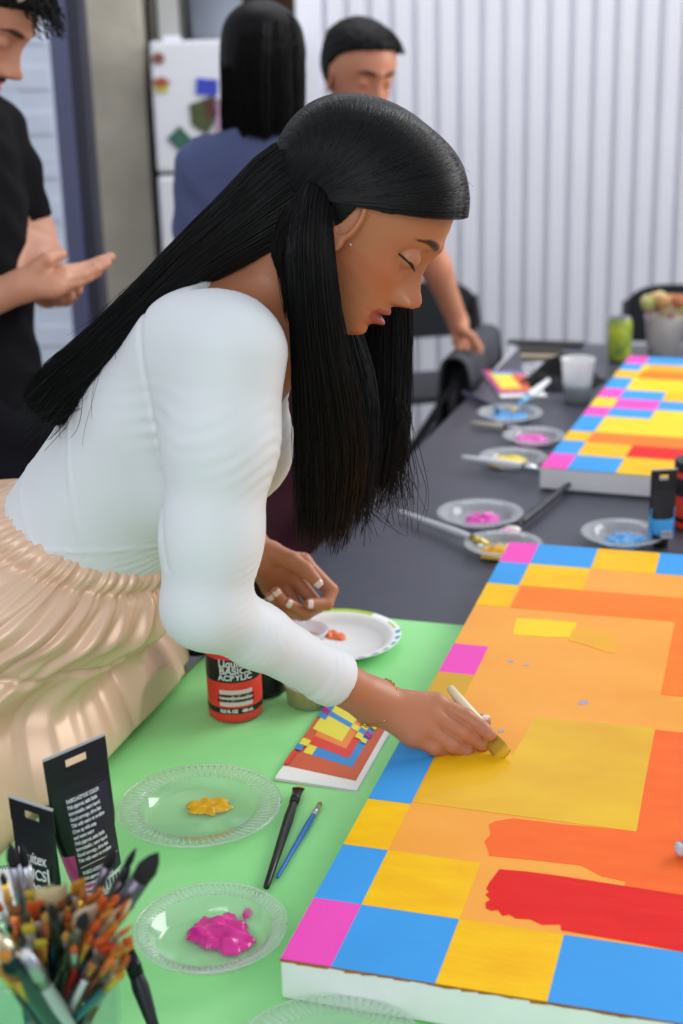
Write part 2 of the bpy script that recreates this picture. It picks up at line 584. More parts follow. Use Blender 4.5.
for vv in ((0.0, 0.1028, 0.2055, 0.304), (L1, L1 - 0.097, 0.994, 0.90)):
    a, b_, c, d = vv
    for mi, x0, y0, x1, y1 in ((PK, 0, a, c0, b_), (BL, c0, a, c1, b_), (YE, c1, a, c2, b_), (BL, c2, a, c2 + 0.16, b_),
                               (BL, 0, b_, c0, c), (YE, c0, b_, c1, c), (YE, 0, c, c0, d)):
        reg += sym(mi, x0, min(y0, y1), x1, max(y0, y1))
reg += sym(BL, 0, 0.304, c0, 0.47)
reg += sym(DULL, 0, 0.56, c0, 0.654)
reg += sym(PK, 0, 0.654, c0, 0.751)
reg += [(OR, (c0 + 0.004, 0.901, 0.295, 0.995)), (OR, (0.292, 0.652, 0.60, 0.996)), (CO, (0.294, 0.18, 0.60, 0.55)), (GOLD, (0.335, 0.59, 0.4, 0.64)),
        (CO, [(0.141, 0.282), (0.146, 0.290), (0.164, 0.301), (0.221, 0.302), (0.296, 0.307), (0.36, 0.30), (0.36, 0.196), (0.314, 0.205), (0.27, 0.211), (0.248, 0.226), (0.20, 0.224), (0.153, 0.221), (0.149, 0.234), (0.143, 0.247), (0.147, 0.262)][::-1]),
        (WET, [(0.147, 0.549), (0.138, 0.446), (0.09, 0.44), (0.0505, 0.423), (0.0505, 0.309), (0.295, 0.306), (0.292, 0.554)]),
        (LEM, [(0.156, 0.865), (0.157, 0.838), (0.155, 0.809), (0.12, 0.803), (0.075, 0.801), (0.071, 0.83), (0.069, 0.862), (0.11, 0.866)][::1]),
        (GOLD, [(0.154, 0.842), (0.175, 0.847), (0.194, 0.844), (0.212, 0.828), (0.219, 0.81), (0.223, 0.79), (0.221, 0.768), (0.208, 0.770), (0.195, 0.779), (0.175, 0.790), (0.153, 0.798)][::-1]),
        (RD, [(0.168, 0.198), (0.195, 0.2005), (0.227, 0.201), (0.351, 0.197), (0.56, 0.19), (0.56, 0.104), (0.357, 0.103), (0.32, 0.106), (0.244, 0.109), (0.242, 0.118), (0.225, 0.113), (0.213, 0.119), (0.199, 0.117), (0.192, 0.122), (0.186, 0.118), (0.180, 0.127), (0.174, 0.124), (0.168, 0.127), (0.166, 0.136), (0.170, 0.142), (0.163, 0.150), (0.166, 0.155), (0.162, 0.160), (0.163, 0.172)][::-1]),
        (GV, [(0.193, 0.600), (0.199, 0.598), (0.206, 0.606), (0.204, 0.612), (0.196, 0.610)]),
        (GV, [(0.084, 0.706), (0.090, 0.706), (0.091, 0.713), (0.085, 0.713)]),
        (GV, [(0.107, 0.698), (0.114, 0.700), (0.114, 0.707), (0.108, 0.705)]),
        (GV, [(0.110, 0.498), (0.117, 0.500), (0.116, 0.507), (0.111, 0.505)])]
painting('canvas_painting', tb(0, 0, TZ + 0.0022), -TH, W1, L1, reg, 'large half-painted canvas of orange and yellow bands, under the woman\'s brush')

# the finished canvas behind it
W2, L2 = 0.85, 1.075
reg2 = [(LEM, (0, 0, W2, L2))]
for mi, v0, v1 in ((PK, 0, .108), (BL, .108, .212), (YE, .212, .29), (BL, .29, .43), (PK, .43, .515), (LEM, .515, .605), (PK, .605, .70), (BL, .70, .82), (YE, .82, .905), (BL, .905, .985), (PK, .985, L2)):
    reg2 += [(mi, (0, v0, .052, v1)), (mi, (W2 - .052, v0, W2, v1))]
for mi, u0, v0, u1, v1 in ((BL, .052, 0, .148, .105), (YE, .148, 0, .25, .115), (YE, .052, .105, .148, .205), (RD, .148, .115, .55, .205), (OR, .052, .205, .6, .29),
                           (LEM, .052, .29, .6, .43), (BL, .052, .43, .15, .51), (PK, .052, .51, .15, .60), (BL, .15, .515, .5, .60), (BL, .052, .60, .15, .70), (YE, .15, .60, .3, .69),
                           (LEM, .052, .69, .6, .82), (OR, .06, .82, .6, .905), (GOLD, .07, .905, .6, .985), (BL, .052, .985, .4, L2)):
    reg2.append((mi, (u0, v0, u1, v1)))
painting('canvas_painting', Vector((0.393, 2.713, TZ + 0.0012)), -math.radians(20.5), W2, L2, reg2, 'finished canvas of pink, blue, yellow and orange blocks, lying on the far table', rim=False)
# ------------------------------------------------------------------ plates, jars, cups, tubes
def glassy(name, tint=(0.97, 0.99, 0.98), alpha=0.16, rough=0.08):
    m = bpy.data.materials.new(name)
    m.use_nodes = True
    nt = m.node_tree
    nt.nodes.clear()
    out = nt.nodes.new('ShaderNodeOutputMaterial')
    tr = nt.nodes.new('ShaderNodeBsdfTransparent'); tr.inputs[0].default_value = (*tint, 1)
    gl = nt.nodes.new('ShaderNodeBsdfGlossy'); gl.inputs['Roughness'].default_value = rough
    df = nt.nodes.new('ShaderNodeBsdfTranslucent'); df.inputs[0].default_value = (0.97, 0.98, 0.99, 1)
    dd = nt.nodes.new('ShaderNodeBsdfDiffuse'); dd.inputs[0].default_value = (0.97, 0.98, 0.99, 1)
    lw = nt.nodes.new('ShaderNodeLayerWeight'); lw.inputs[0].default_value = 0.5
    fr_ = nt.nodes.new('ShaderNodeMath'); fr_.operation = 'POWER'; fr_.inputs[1].default_value = 4.0
    fs_ = nt.nodes.new('ShaderNodeMath'); fs_.operation = 'MULTIPLY_ADD'; fs_.inputs[1].default_value = 0.45; fs_.inputs[2].default_value = 0.05
    nt.links.new(lw.outputs['Facing'], fr_.inputs[0]); nt.links.new(fr_.outputs[0], fs_.inputs[0]); fr_ = fs_
    m0 = nt.nodes.new('ShaderNodeMixShader'); m0.inputs[0].default_value = 0.5
    m1 = nt.nodes.new('ShaderNodeMixShader'); m1.inputs[0].default_value = alpha
    m2 = nt.nodes.new('ShaderNodeMixShader')
    nt.links.new(df.outputs[0], m0.inputs[1]); nt.links.new(dd.outputs[0], m0.inputs[2])
    nt.links.new(tr.outputs[0], m1.inputs[1]); nt.links.new(m0.outputs[0], m1.inputs[2])
    nt.links.new(fr_.outputs[0], m2.inputs[0]); nt.links.new(m1.outputs[0], m2.inputs[1]); nt.links.new(gl.outputs[0], m2.inputs[2])
    nt.links.new(m2.outputs[0], out.inputs[0])
    return m


M_clear = glassy('clear_plastic')
M_clear2 = glassy('clear_plastic_ribbed', alpha=0.30, rough=0.15)
M_frost = glassy('frosted_plastic', (0.97, 0.98, 1.0), alpha=0.72, rough=0.3)
M_glass = glassy('jar_glass', (0.80, 0.93, 0.88), alpha=0.14, rough=0.04)


def paint_blob(name, c, r, z, m, parent, seed=1, h=0.006, sx=1.0, sy=1.0, lobes=5, ang=0.0):
    """a thick puddle of paint with swirls"""
    rr = random.Random(seed)
    ph = [rr.uniform(0, 6.28) for _ in range(6)]
    vs, fs = [], []
    NR, NA = 14, 64
    for i in range(NR + 1):
        t = i / NR
        for k in range(NA):
            a = 2 * math.pi * k / NA
            edge = 1 + 0.13 * math.sin(2 * a + ph[0]) + 0.10 * math.sin(lobes * a + ph[1]) + 0.07 * math.sin((lobes + 4) * a + ph[2]) + 0.05 * math.sin(17 * a + ph[3]) + 0.03 * math.sin(29 * a + ph[4])
            rad = r * t * edge
            x, y = sx * rad * math.cos(a), sy * rad * math.sin(a)
            prof = (1 - t ** 3) ** 0.6 if t < 1 else 0
            sw = 0.45 * math.sin(x / r * 7 + ph[3] + 2.2 * math.sin(y / r * 4 + ph[4])) + 0.3 * math.sin(y / r * 11 + ph[5] + 3 * x / r)
            hh = h * prof * (0.75 + 0.45 * sw)
            xr, yr = x * math.cos(ang) - y * math.sin(ang), x * math.sin(ang) + y * math.cos(ang)
            vs.append((c[0] + xr, c[1] + yr, z + max(0.0003, hh) if t < 1 else z))
    for i in range(NR):
        for k in range(NA):
            a, b = i * NA + k, i * NA + (k + 1) % NA
            fs.append((a, b, b + NA, a + NA))
    return mesh_obj(name, vs, fs, m, parent, True)


def ribbed_plate(loc, r, label, deep=0.018, group='clear plastic plates on the tables', ribs=72, m=None, inner=0.66):
    p = empty('plastic_plate', loc, label, 'plate', group)
    x, y, z = loc
    pr = [(0.001, 0.0008), (r * inner * 0.93, 0.0008), (r * inner, 0.003), (r * inner * 1.08, deep * 0.75), (r * 0.93, deep * 0.92), (r * 0.975, deep), (r, deep * 0.95)]
    th = 0.0012
    full = pr + [(a, b + th) for a, b in reversed(pr)]
    mb = MB(); mb.lathe(full, 64, Matrix.Translation(loc), cap=False); mb.build('dish', m or M_clear, p)
    # pressed ribs around the rim, one part
    mb = MB()
    for k in range(ribs):
        a = 2 * math.pi * k / ribs
        ca, sa = math.cos(a), math.sin(a)
        p0 = Vector((x + ca * r * inner * 1.12, y + sa * r * inner * 1.12, z + deep * 0.80 + th))
        ca2, sa2 = math.cos(a + 0.06), math.sin(a + 0.06)
        p1 = Vector((x + ca2 * r * 0.965, y + sa2 * r * 0.965, z + deep + th))
        mb.tube([p0, p1], 0.0011, n=5)
    nn = 64
    pts = [(x + r * math.cos(2 * math.pi * k / nn), y + r * math.sin(2 * math.pi * k / nn), z + deep + 0.0006) for k in range(nn + 1)]
    mb.tube(pts, 0.0012, n=6)
    mb.build('rim_pattern', M_clear2, p)
    return p


M_yp = mat('yellow_acrylic', (238, 182, 20), 0.3, var=0.12, scale=60, coat=0.3)
M_mp = mat('magenta_acrylic', (232, 40, 158), 0.22, var=0.15, scale=60, coat=0.5, rgb2=(212, 28, 140))
M_bp = mat('blue_acrylic', (70, 160, 226), 0.25, var=0.1, scale=40, coat=0.4)
M_pp = mat('pink_acrylic', (238, 80, 190), 0.25, var=0.1, scale=40, coat=0.4)
M_op = mat('orange_acrylic', (246, 112, 34), 0.3, var=0.1, scale=40, coat=0.4)
M_lp = mat('lemon_acrylic', (240, 212, 30), 0.3, var=0.1, scale=40, coat=0.4)

TG = TZ + 0.0016
c = ground(200, 806, TZ + 0.014)
pl = ribbed_plate((c.x, c.y, TG), 0.094, 'clear plastic plate with a small dab of yellow paint, on the green cloth', 0.015)
q = ground(209, 808, TG); paint_blob('paint', (q.x, q.y), 0.021, TG + 0.002, M_yp, pl, 3, 0.006, 1.1, 1.0, 6)
c = ground(211, 931, TZ + 0.018)
pl = ribbed_plate((c.x, c.y, TG), 0.0755, 'clear plastic plate with a thick puddle of magenta paint, on the green cloth', 0.022, inner=0.72, ribs=80)
q = ground(222, 936, TG)
paint_blob('paint', (q.x, q.y), 0.031, TG + 0.002, M_mp, pl, 12, 0.011, 1.0, 1.05, 3)
paint_blob('paint', (q.x + 0.024, q.y + 0.034), 0.006, TG + 0.002, M_mp, pl, 8, 0.006, 0.8, 1.5, 2)
c = ground(330, 1062, TZ + 0.014)
ribbed_plate((c.x, c.y, TG), 0.088, 'empty clear plastic plate at the near edge of the green cloth, mostly cut off', 0.015)

TD = TZ + 0.0012
far_plates = [((480, 516), 0.079, 'clear plate of pink paint on the dark cloth, behind the resting white brush', M_pp, 0.026, (0.004, -0.004), 1.3),
              ((503, 547), 0.067, 'clear plate of yellow paint tucked against the big canvas\'s far left corner', M_yp, 0.036, (0.004, -0.012), 1.2),
              ((623, 536), 0.073, 'clear plate of blue paint behind the big canvas, beside the blue paint tube', M_bp, 0.036, (0.0, -0.012), 1.1),
              ((513, 460), 0.070, 'clear plate of yellow paint left of the finished canvas', M_lp, 0.038, (-0.01, 0.006), 1.0),
              ((534, 438), 0.068, 'clear plate of pink paint near the finished canvas, third up the dark table', M_pp, 0.038, (-0.005, 0.0), 1.1),
              ((510, 415), 0.075, 'clear plate of light blue paint in front of the far booklet', M_bp, 0.040, (0.0, 0.0), 1.1)]
M_foil = glassy('clear_plate_rim', (0.86, 0.88, 0.92), alpha=0.34, rough=0.08)
for i, (pxy, r, lab, m, br, off, sx) in enumerate(far_plates):
    c = ground(*pxy, TZ + 0.01)
    pl = ribbed_plate((c.x, c.y, TD), r, lab, 0.016, ribs=36, m=M_foil)
    paint_blob('paint', (c.x + off[0], c.y + off[1]), br, TD + 0.002, m, pl, 20 + i, 0.012, sx, 1.0, 4)

# paper plate with printed rim
c = ground(335, 638, TZ + 0.012)
pp = empty('paper_plate', (c.x, c.y, TG), 'white paper plate with lime and blue rim marks, orange paint on it', 'plate')
M_paper = mat('white_paper', (240, 242, 240), 0.7, var=0.03, scale=30)
M_lime = mat('lime_print', (196, 232, 84), 0.6)
M_bstripe = mat('light_blue_print', (110, 186, 220), 0.6)
r = 0.098
mb = MB()
prp = [(0.001, 0.0006), (r * 0.68, 0.0006), (r * 0.74, 0.005), (r * 0.84, 0.013), (r, 0.016)]
mb.lathe(prp + [(a, b + 0.001) for a, b in reversed(prp)], 64, Matrix.Translation((c.x, c.y, TG)), cap=False)
mb.build('dish', M_paper, pp)


def rim_patch(a0, a1, r0, r1, m, mbx):
    vs, fs = [], []
    N = 10
    for k in range(N + 1):
        a = a0 + (a1 - a0) * k / N
        for t in np.linspace(0, 1, 4):
            rr_ = r0 + (r1 - r0) * t
            f = (rr_ / r - 0.74) / 0.26
            zz = TG + 0.0016 + (0.005 + 0.012 * max(0, f) ** 0.8 if f > 0 else 0.0004)
            vs.append((c.x + rr_ * math.cos(a), c.y + rr_ * math.sin(a), zz))
    for k in range(N):
        for j in range(3):
            i = k * 4 + j
            fs.append((i, i + 1, i + 5, i + 4))
    mbx.add(vs, fs, 0, True)


mb = MB(); rim_patch(0.9, 2.35, 0.78 * r, 0.985 * r, M_lime, mb); rim_patch(2.5, 3.2, 0.78 * r, 0.985 * r, M_lime, mb); rim_patch(0.2, 0.5, 0.8 * r, 0.95 * r, M_lime, mb)
mb.build('lime_print', M_lime, pp)
mb = MB()
for k in range(7):
    a = -1.45 + k * 0.24
    rim_patch(a, a + 0.12, 0.80 * r, 0.99 * r, M_bstripe, mb)
mb.build('blue_stripes', M_bstripe, pp)
q = ground(335, 637, TG)
paint_blob('paint', (q.x - 0.006, q.y + 0.004), 0.016, TG + 0.002, M_op, pp, 5, 0.006, 1.0, 1.5, 2, ang=0.7)


def cup(loc, r0, r1, h, label, liquid=None, lh=0.4, group=None, mbody=None, name='plastic_cup', cat='cup'):
    e = empty(name, loc, label, cat, group)
    Mx = Matrix.Translation(loc)
    mb = MB()
    mb.lathe([(0.001, 0.001), (r0, 0.001), (r1, h), (r1 * 1.05, h), (r1 * 1.05, h - 0.003), (r1 * 1.01, h - 0.003), (r0 * 1.03, 0.0), (0.001, 0.0)], 36, Mx, cap=False)
    mb.build('body', mbody or M_frost, e)
    if liquid is not None:
        rl = r0 + (r1 - r0) * lh
        mb = MB(); mb.lathe([(0.001, 0.0025), (r0 * 0.96, 0.0025), (rl * 0.96, h * lh), (0.001, h * lh)], 32, Mx, cap=False); mb.build('contents', liquid, e)
    return e


M_teal = mat('teal_paint_water', (86, 170, 170), 0.3)
c = ground(577, 401, TZ); cup((c.x, c.y, TD), 0.030, 0.040, 0.105, 'frosted plastic cup of teal paint water on the dark cloth', M_teal, 0.42)
M_yo = mat('yellow_orange_paint', (246, 186, 40), 0.4)
c = ground(306, 706, TZ); cup((c.x + 0.006, c.y + 0.012, TG), 0.030, 0.036, 0.035, 'short clear cup of yellow-orange paint behind the booklet', M_yo, 0.85, mbody=M_clear2)
q = ground(312, 642, TG); cup((q.x - 0.01, q.y - 0.01, TG + 0.004), 0.024, 0.034, 0.022, 'small translucent cup on the paper plate', mat('peach_paint', (244, 214, 200), 0.4), 0.3, mbody=M_frost)

M_black = mat('black_label', (22, 22, 26), 0.35)
M_white = mat('white_print', (214, 214, 218), 0.5)
M_labelw = mat('label_white', (222, 196, 196), 0.5)


def wrap_text(body, size, R, loc, a0, z, m, parent, squeeze=0.9):
    o = text('lettering', body, size, Matrix(), m, parent, 'CENTER', squeeze, 0.0004)
    for v in o.data.vertices:
        x, y, d = v.co
        a = a0 + x / R
        rr_ = R + 0.0003 + d
        v.co = (loc[0] + rr_ * math.cos(a), loc[1] + rr_ * math.sin(a), loc[2] + z + y)
    o.matrix_parent_inverse = Matrix.Translation(loc).inverted()
    return o


def paint_jar(loc, R, H, col, label, face=-1.4, lidcol=(22, 22, 26), letters=True, group='acrylic paint jars'):
    e = empty('paint_jar', loc, label, 'paint jar', group)
    Mx = Matrix.Translation(loc)
    M_c = mat('jar_' + str(col[0]), col, 0.32, spec=0.5)
    mb = MB(); mb.lathe([(R * 0.9, 0), (R * 0.985, 0.003), (R, 0.008), (R, H * 0.80), (R * 0.97, H * 0.83), (R * 0.8, H * 0.85), (R * 0.8, H * 0.9)], 40, Mx); mb.build('body', M_c, e)
    mb = MB(); mb.lathe([(R * 1.002, H * 0.50), (R * 1.006, H * 0.505), (R * 1.006, H * 0.765), (R * 1.002, H * 0.77)], 40, Mx, cap=False); mb.build('label_band', M_black, e)
    mb = MB(); mb.lathe([(R * 1.002, H * 0.12), (R * 1.006, H * 0.124), (R * 1.006, H * 0.185), (R * 1.002, H * 0.19)], 40, Mx, cap=False); mb.build('lower_band', M_black, e)
    mb = MB(); mb.lathe([(R * 0.99, H * 0.86), (R * 1.0, H * 0.87), (R * 1.0, H * 0.985), (R * 0.96, H)], 40, Mx); mb.build('lid', mat('lid', lidcol, 0.4), e)
    if letters:
        mb = MB()
        vs, fs = [], []
        for k in range(13):
            a = face - 0.62 + 1.24 * k / 12
            for zz in (0.215, 0.41):
                vs.append((loc[0] + R * 1.012 * math.cos(a), loc[1] + R * 1.012 * math.sin(a), loc[2] + H * zz))
        for k in range(12):
            fs.append((2 * k, 2 * k + 2, 2 * k + 3, 2 * k + 1))
        mb.add(vs, fs, 0, True); mb.build('white_label', M_labelw, e)
        wrap_text('Liquitex', 0.0145, R * 1.008, loc, face, H * 0.69, M_white, e, 0.95)
        wrap_text('BASICS', 0.0125, R * 1.008, loc, face, H * 0.605, M_white, e, 1.1)
        wrap_text('ACRYLIC', 0.0105, R * 1.008, loc, face, H * 0.53, M_white, e, 1.1)
        wrap_text('CADMIUM RED LIGHT HUE', 0.0045, R * 1.014, loc, face, H * 0.33, M_black, e)
        wrap_text('ROUGE DE CADMIUM CLAIR', 0.0045, R * 1.014, loc, face, H * 0.27, M_black, e)
        wrap_text('13.5 FL OZ    400 mL', 0.0058, R * 1.008, loc, face, H * 0.14, M_white, e)
    return e


c = ground(236, 713, TZ)
paint_jar((c.x, c.y, TG), 0.0365, 0.118, (226, 58, 50), 'red acrylic paint jar with black label, in the foreground on the green cloth', face=-1.45, lidcol=(196, 38, 34))
c = ground(264, 690, TZ)
paint_jar((c.x, c.y, TG), 0.034, 0.105, (24, 24, 28), 'black paint jar mostly hidden behind the red jar', letters=False)
c = ground(196, 655, TZ)
paint_jar((c.x, c.y + 0.02, TG), 0.032, 0.10, (24, 24, 28), 'black paint jar peeping out between the skirt and the sleeve', letters=False)
# magenta jar behind the left hand
c = ground(272, 640, TZ)
e = paint_jar((c.x + 0.002, c.y + 0.02, TG), 0.034, 0.125, (226, 50, 160), 'magenta paint jar with black label, behind the woman\'s left hand', face=-1.2, letters=False)
lc = (c.x + 0.002, c.y + 0.02, TG)
wrap_text('Liquitex', 0.013, 0.0345, lc, -1.25, 0.084, M_white, e)
wrap_text('BASICS', 0.012, 0.0345, lc, -1.25, 0.075, M_white, e, 1.1)
wrap_text('ACRYLIC', 0.010, 0.0345, lc, -1.25, 0.066, M_white, e, 1.1)
# red jar at the right edge, on the dark cloth
c = ground(684, 532, TZ)
e = paint_jar((c.x + 0.022, c.y + 0.03, TD), 0.037, 0.125, (222, 60, 38), 'orange-red paint jar behind the blue tube at the right edge', face=-1.9, letters=False)


def squeeze_tube(base, H, W, tilt_dir, tilt, facing, col, label, kind, group='acrylic paint tubes', bulge=0.0175):
    """tube standing on its cap: local z up, crimp at the top, printed side towards -y"""
    e = empty('paint_tube', (0, 0, 0), label, 'paint tube', group)
    M_c = mat('tube_colour', col, 0.35)
    M_bl = mat('tube_black', (20, 21, 27), 0.3)
    M_cr = mat('tube_crimp', (176, 176, 182), 0.45)
    mb = MB(); mb.lathe([(0.013, 0), (0.0145, 0.001), (0.0155, 0.02), (0.015, 0.021)], 28); mb.build('cap', M_black, e, world=False)
    N = 36
    vs, fs, mi = [], [], []
    zs = np.r_[0.021, np.linspace(0.026, H - 0.016, 18), H - 0.012, H]
    for z in zs:
        t = (z - 0.021) / (H - 0.037)
        t = min(1, max(0, t))
        a = 0.016 + (W / 2 - 0.016) * min(1, (t * 1.7) ** 0.7 if t < 1 else 1)
        b_ = bulge * (1 - t ** 1.6) + 0.0011
        if z == zs[0]:
            a, b_ = 0.013, 0.013
        for k in range(N):
            w = 2 * math.pi * k / N
            vs.append((a * math.cos(w), b_ * math.sin(w), z))
    for i in range(len(zs) - 1):
        for k in range(N):
            fs.append((i * N + k, i * N + (k + 1) % N, (i + 1) * N + (k + 1) % N, (i + 1) * N + k))
            mi.append(1 if zs[i] < H * 0.42 else 0)
    fs.append(tuple(reversed(range(N)))); mi.append(1)
    o = mesh_obj('tube_body', vs, fs, [M_bl, M_c], e, True, False, mi)
    # hanging tab with a slot: two bars and a strip above the crimp
    mb = MB()
    sw, sh = W * 0.17, 0.0045
    z0, z1 = H - 0.004, H + 0.020
    zc = (z0 + z1) / 2 - 0.001
    hw = W / 2
    for x0, x1, za, zb in ((-hw, -sw, z0, z1), (sw, hw, z0, z1), (-sw, sw, z0, zc - sh), (-sw, sw, zc + sh, z1)):
        mb.box(((x0 + x1) / 2, 0, (za + zb) / 2), (x1 - x0, 0.0016, zb - za))
    mb.build('hanging_tab', M_bl, e, world=False)
    mb = MB(); mb.box((0, 0, z1 + 0.001), (W, 0.002, 0.0022)); mb.build('end_seal', M_cr, e, world=False)
    Mf = Matrix.Rotation(math.pi / 2, 4, 'X')

    def front(y_t, z):
        t = (z - 0.021) / (H - 0.037)
        return -(bulge * (1 - max(0, min(1, t)) ** 1.6) + 0.0011) - 0.0006

    def onface(body, size, x, z, m, sq=1.0, al='LEFT'):
        o = text('lettering', body, size, Matrix(), m, e, al, sq, 0.0002)
        for v in o.data.vertices:
            X, Yy, d = v.co
            zz = z + Yy
            xx = x + X
            v.co = (xx, front(0, zz) * math.sqrt(max(0.05, 1 - (xx / (W / 2 * 1.02)) ** 2)) - 0.0005 - d, zz)
        return o
    if kind == 'back':
        # dark blue text panel with small print
        def panel(x0, x1, z0_, z1_, m, nm):
            vs, fs = [], []
            for i in range(9):
                for j in range(15):
                    xx = x0 + (x1 - x0) * i / 8; zz = z0_ + (z1_ - z0_) * j / 14
                    vs.append((xx, front(0, zz) * math.sqrt(max(0.05, 1 - (xx / (W / 2 * 1.02)) ** 2)) - 0.0002, zz))
            for i in range(8):
                for j in range(14):
                    a = i * 15 + j
                    fs.append((a, a + 15, a + 16, a + 1))
            return mesh_obj(nm, vs, fs, m, e, True, False)
        panel(-W * 0.30, W * 0.42, H * 0.26, H * 0.84, mat('navy_panel', (26, 34, 62), 0.35, rgb2=(50, 34, 30), scale=18), 'text_panel')
        panel(-W * 0.02, W * 0.36, H * 0.165, H * 0.25, M_white, 'barcode_panel')
        lines = ['BASICS ACRYLIC COLOR', 'Rich pigment, satin finish', 'Intermixable, water based', 'Good coverage, dries fast', 'Thin with water or medium', 'Clean up with soap', 'and warm water']
        rs = random.Random(4)
        zt = H * 0.80
        for ln in lines + lines[1:5]:
            onface(ln, 0.0054, -W * 0.27, zt, M_white, 0.62)
            zt -= 0.0066
        mb = MB(); mb.box((W * 0.04, front(0, zt + 0.002) * 0.99 - 0.0008, zt + 0.002), (W * 0.62, 0.0003, 0.0006)); mb.build('rule_line', M_white, e, world=False)
        zt -= 0.008
        for ln in lines[:6]:
            onface(ln, 0.0052, -W * 0.24, zt, M_white, 0.6)
            zt -= 0.0064
        mb = MB()
        for k in range(16):
            if k % 3 != 1:
                xx = W * 0.0 + k * W * 0.021
                zz = H * 0.207
                mb.box((xx, front(0, zz) * math.sqrt(1 - (xx / (W / 2 * 1.02)) ** 2) - 0.0007, zz), (W * 0.011, 0.0003, H * 0.06))
        mb.build('barcode', M_black, e, world=False)
    elif kind == 'front':
        onface('Liquitex', 0.016, -W * 0.37, H * 0.70, M_white, 0.72)
        onface('BASICS', 0.015, -W * 0.37, H * 0.585, M_white, 0.8)
        onface('ACRYLIC', 0.0135, -W * 0.37, H * 0.48, M_white, 0.8)
        mb = MB(); mb.box((W * 0.36, front(0, H * 0.52) * 0.72 - 0.0012, H * 0.53), (0.0022, 0.0004, H * 0.33)); mb.build('white_bar', M_white, e, world=False)
    else:
        mb = MB(); mb.box((0.004, front(0, H * 0.2) - 0.0008, H * 0.23), (W * 0.42, 0.0005, H * 0.11)); mb.build('barcode_panel', M_white, e, world=False)
        mb = MB()
        for k in range(7):
            mb.box((0.004 - W * 0.17 + k * W * 0.055, front(0, H * 0.2) - 0.0013, H * 0.235), (W * 0.02, 0.0003, H * 0.08))
        mb.build('barcode', M_black, e, world=False)
        for s in (-1, 1):
            mb = MB(); mb.box((s * W * 0.44, 0, H * 0.36), (W * 0.05, 0.012, H * 0.5), bevel=0.001); mb.build('colour_edge', M_c, e, world=False)
    e.matrix_world = Matrix.Translation(base) @ Matrix.Rotation(facing, 4, 'Z') @ Matrix.Rotation(tilt_dir, 4, 'Y') @ Matrix.Rotation(tilt, 4, 'X')
    return e


b0 = ground(97, 905, TZ)
squeeze_tube((b0.x - 0.0, b0.y - 0.005, TG), 0.172, 0.070, -0.07, 0.05, 0.68, (226, 74, 156), 'tall black and pink acrylic tube standing on its cap, showing small print on its back', 'back')
b1 = ground(60, 958, TZ)
squeeze_tube((b1.x - 0.016, b1.y + 0.02, TG), 0.140, 0.056, 0.0, 0.02, -0.55, (30, 30, 34), 'shorter black acrylic tube lettered Liquitex BASICS ACRYLIC, left of the tall tube', 'front', bulge=0.011)
b2 = ground(660, 546, TZ)
squeeze_tube((b2.x, b2.y, TD), 0.118, 0.046, 0.0, 0.03, 0.1, (70, 160, 226), 'black and sky-blue paint tube standing behind the big canvas', 'far')
b3 = ground(690, 520, TZ)
squeeze_tube((b3.x + 0.01, b3.y - 0.012, TD), 0.15, 0.04, 0.05, 0.05, 0.5, (222, 60, 38), 'black paint tube at the right edge, in front of the orange-red jar', 'far')

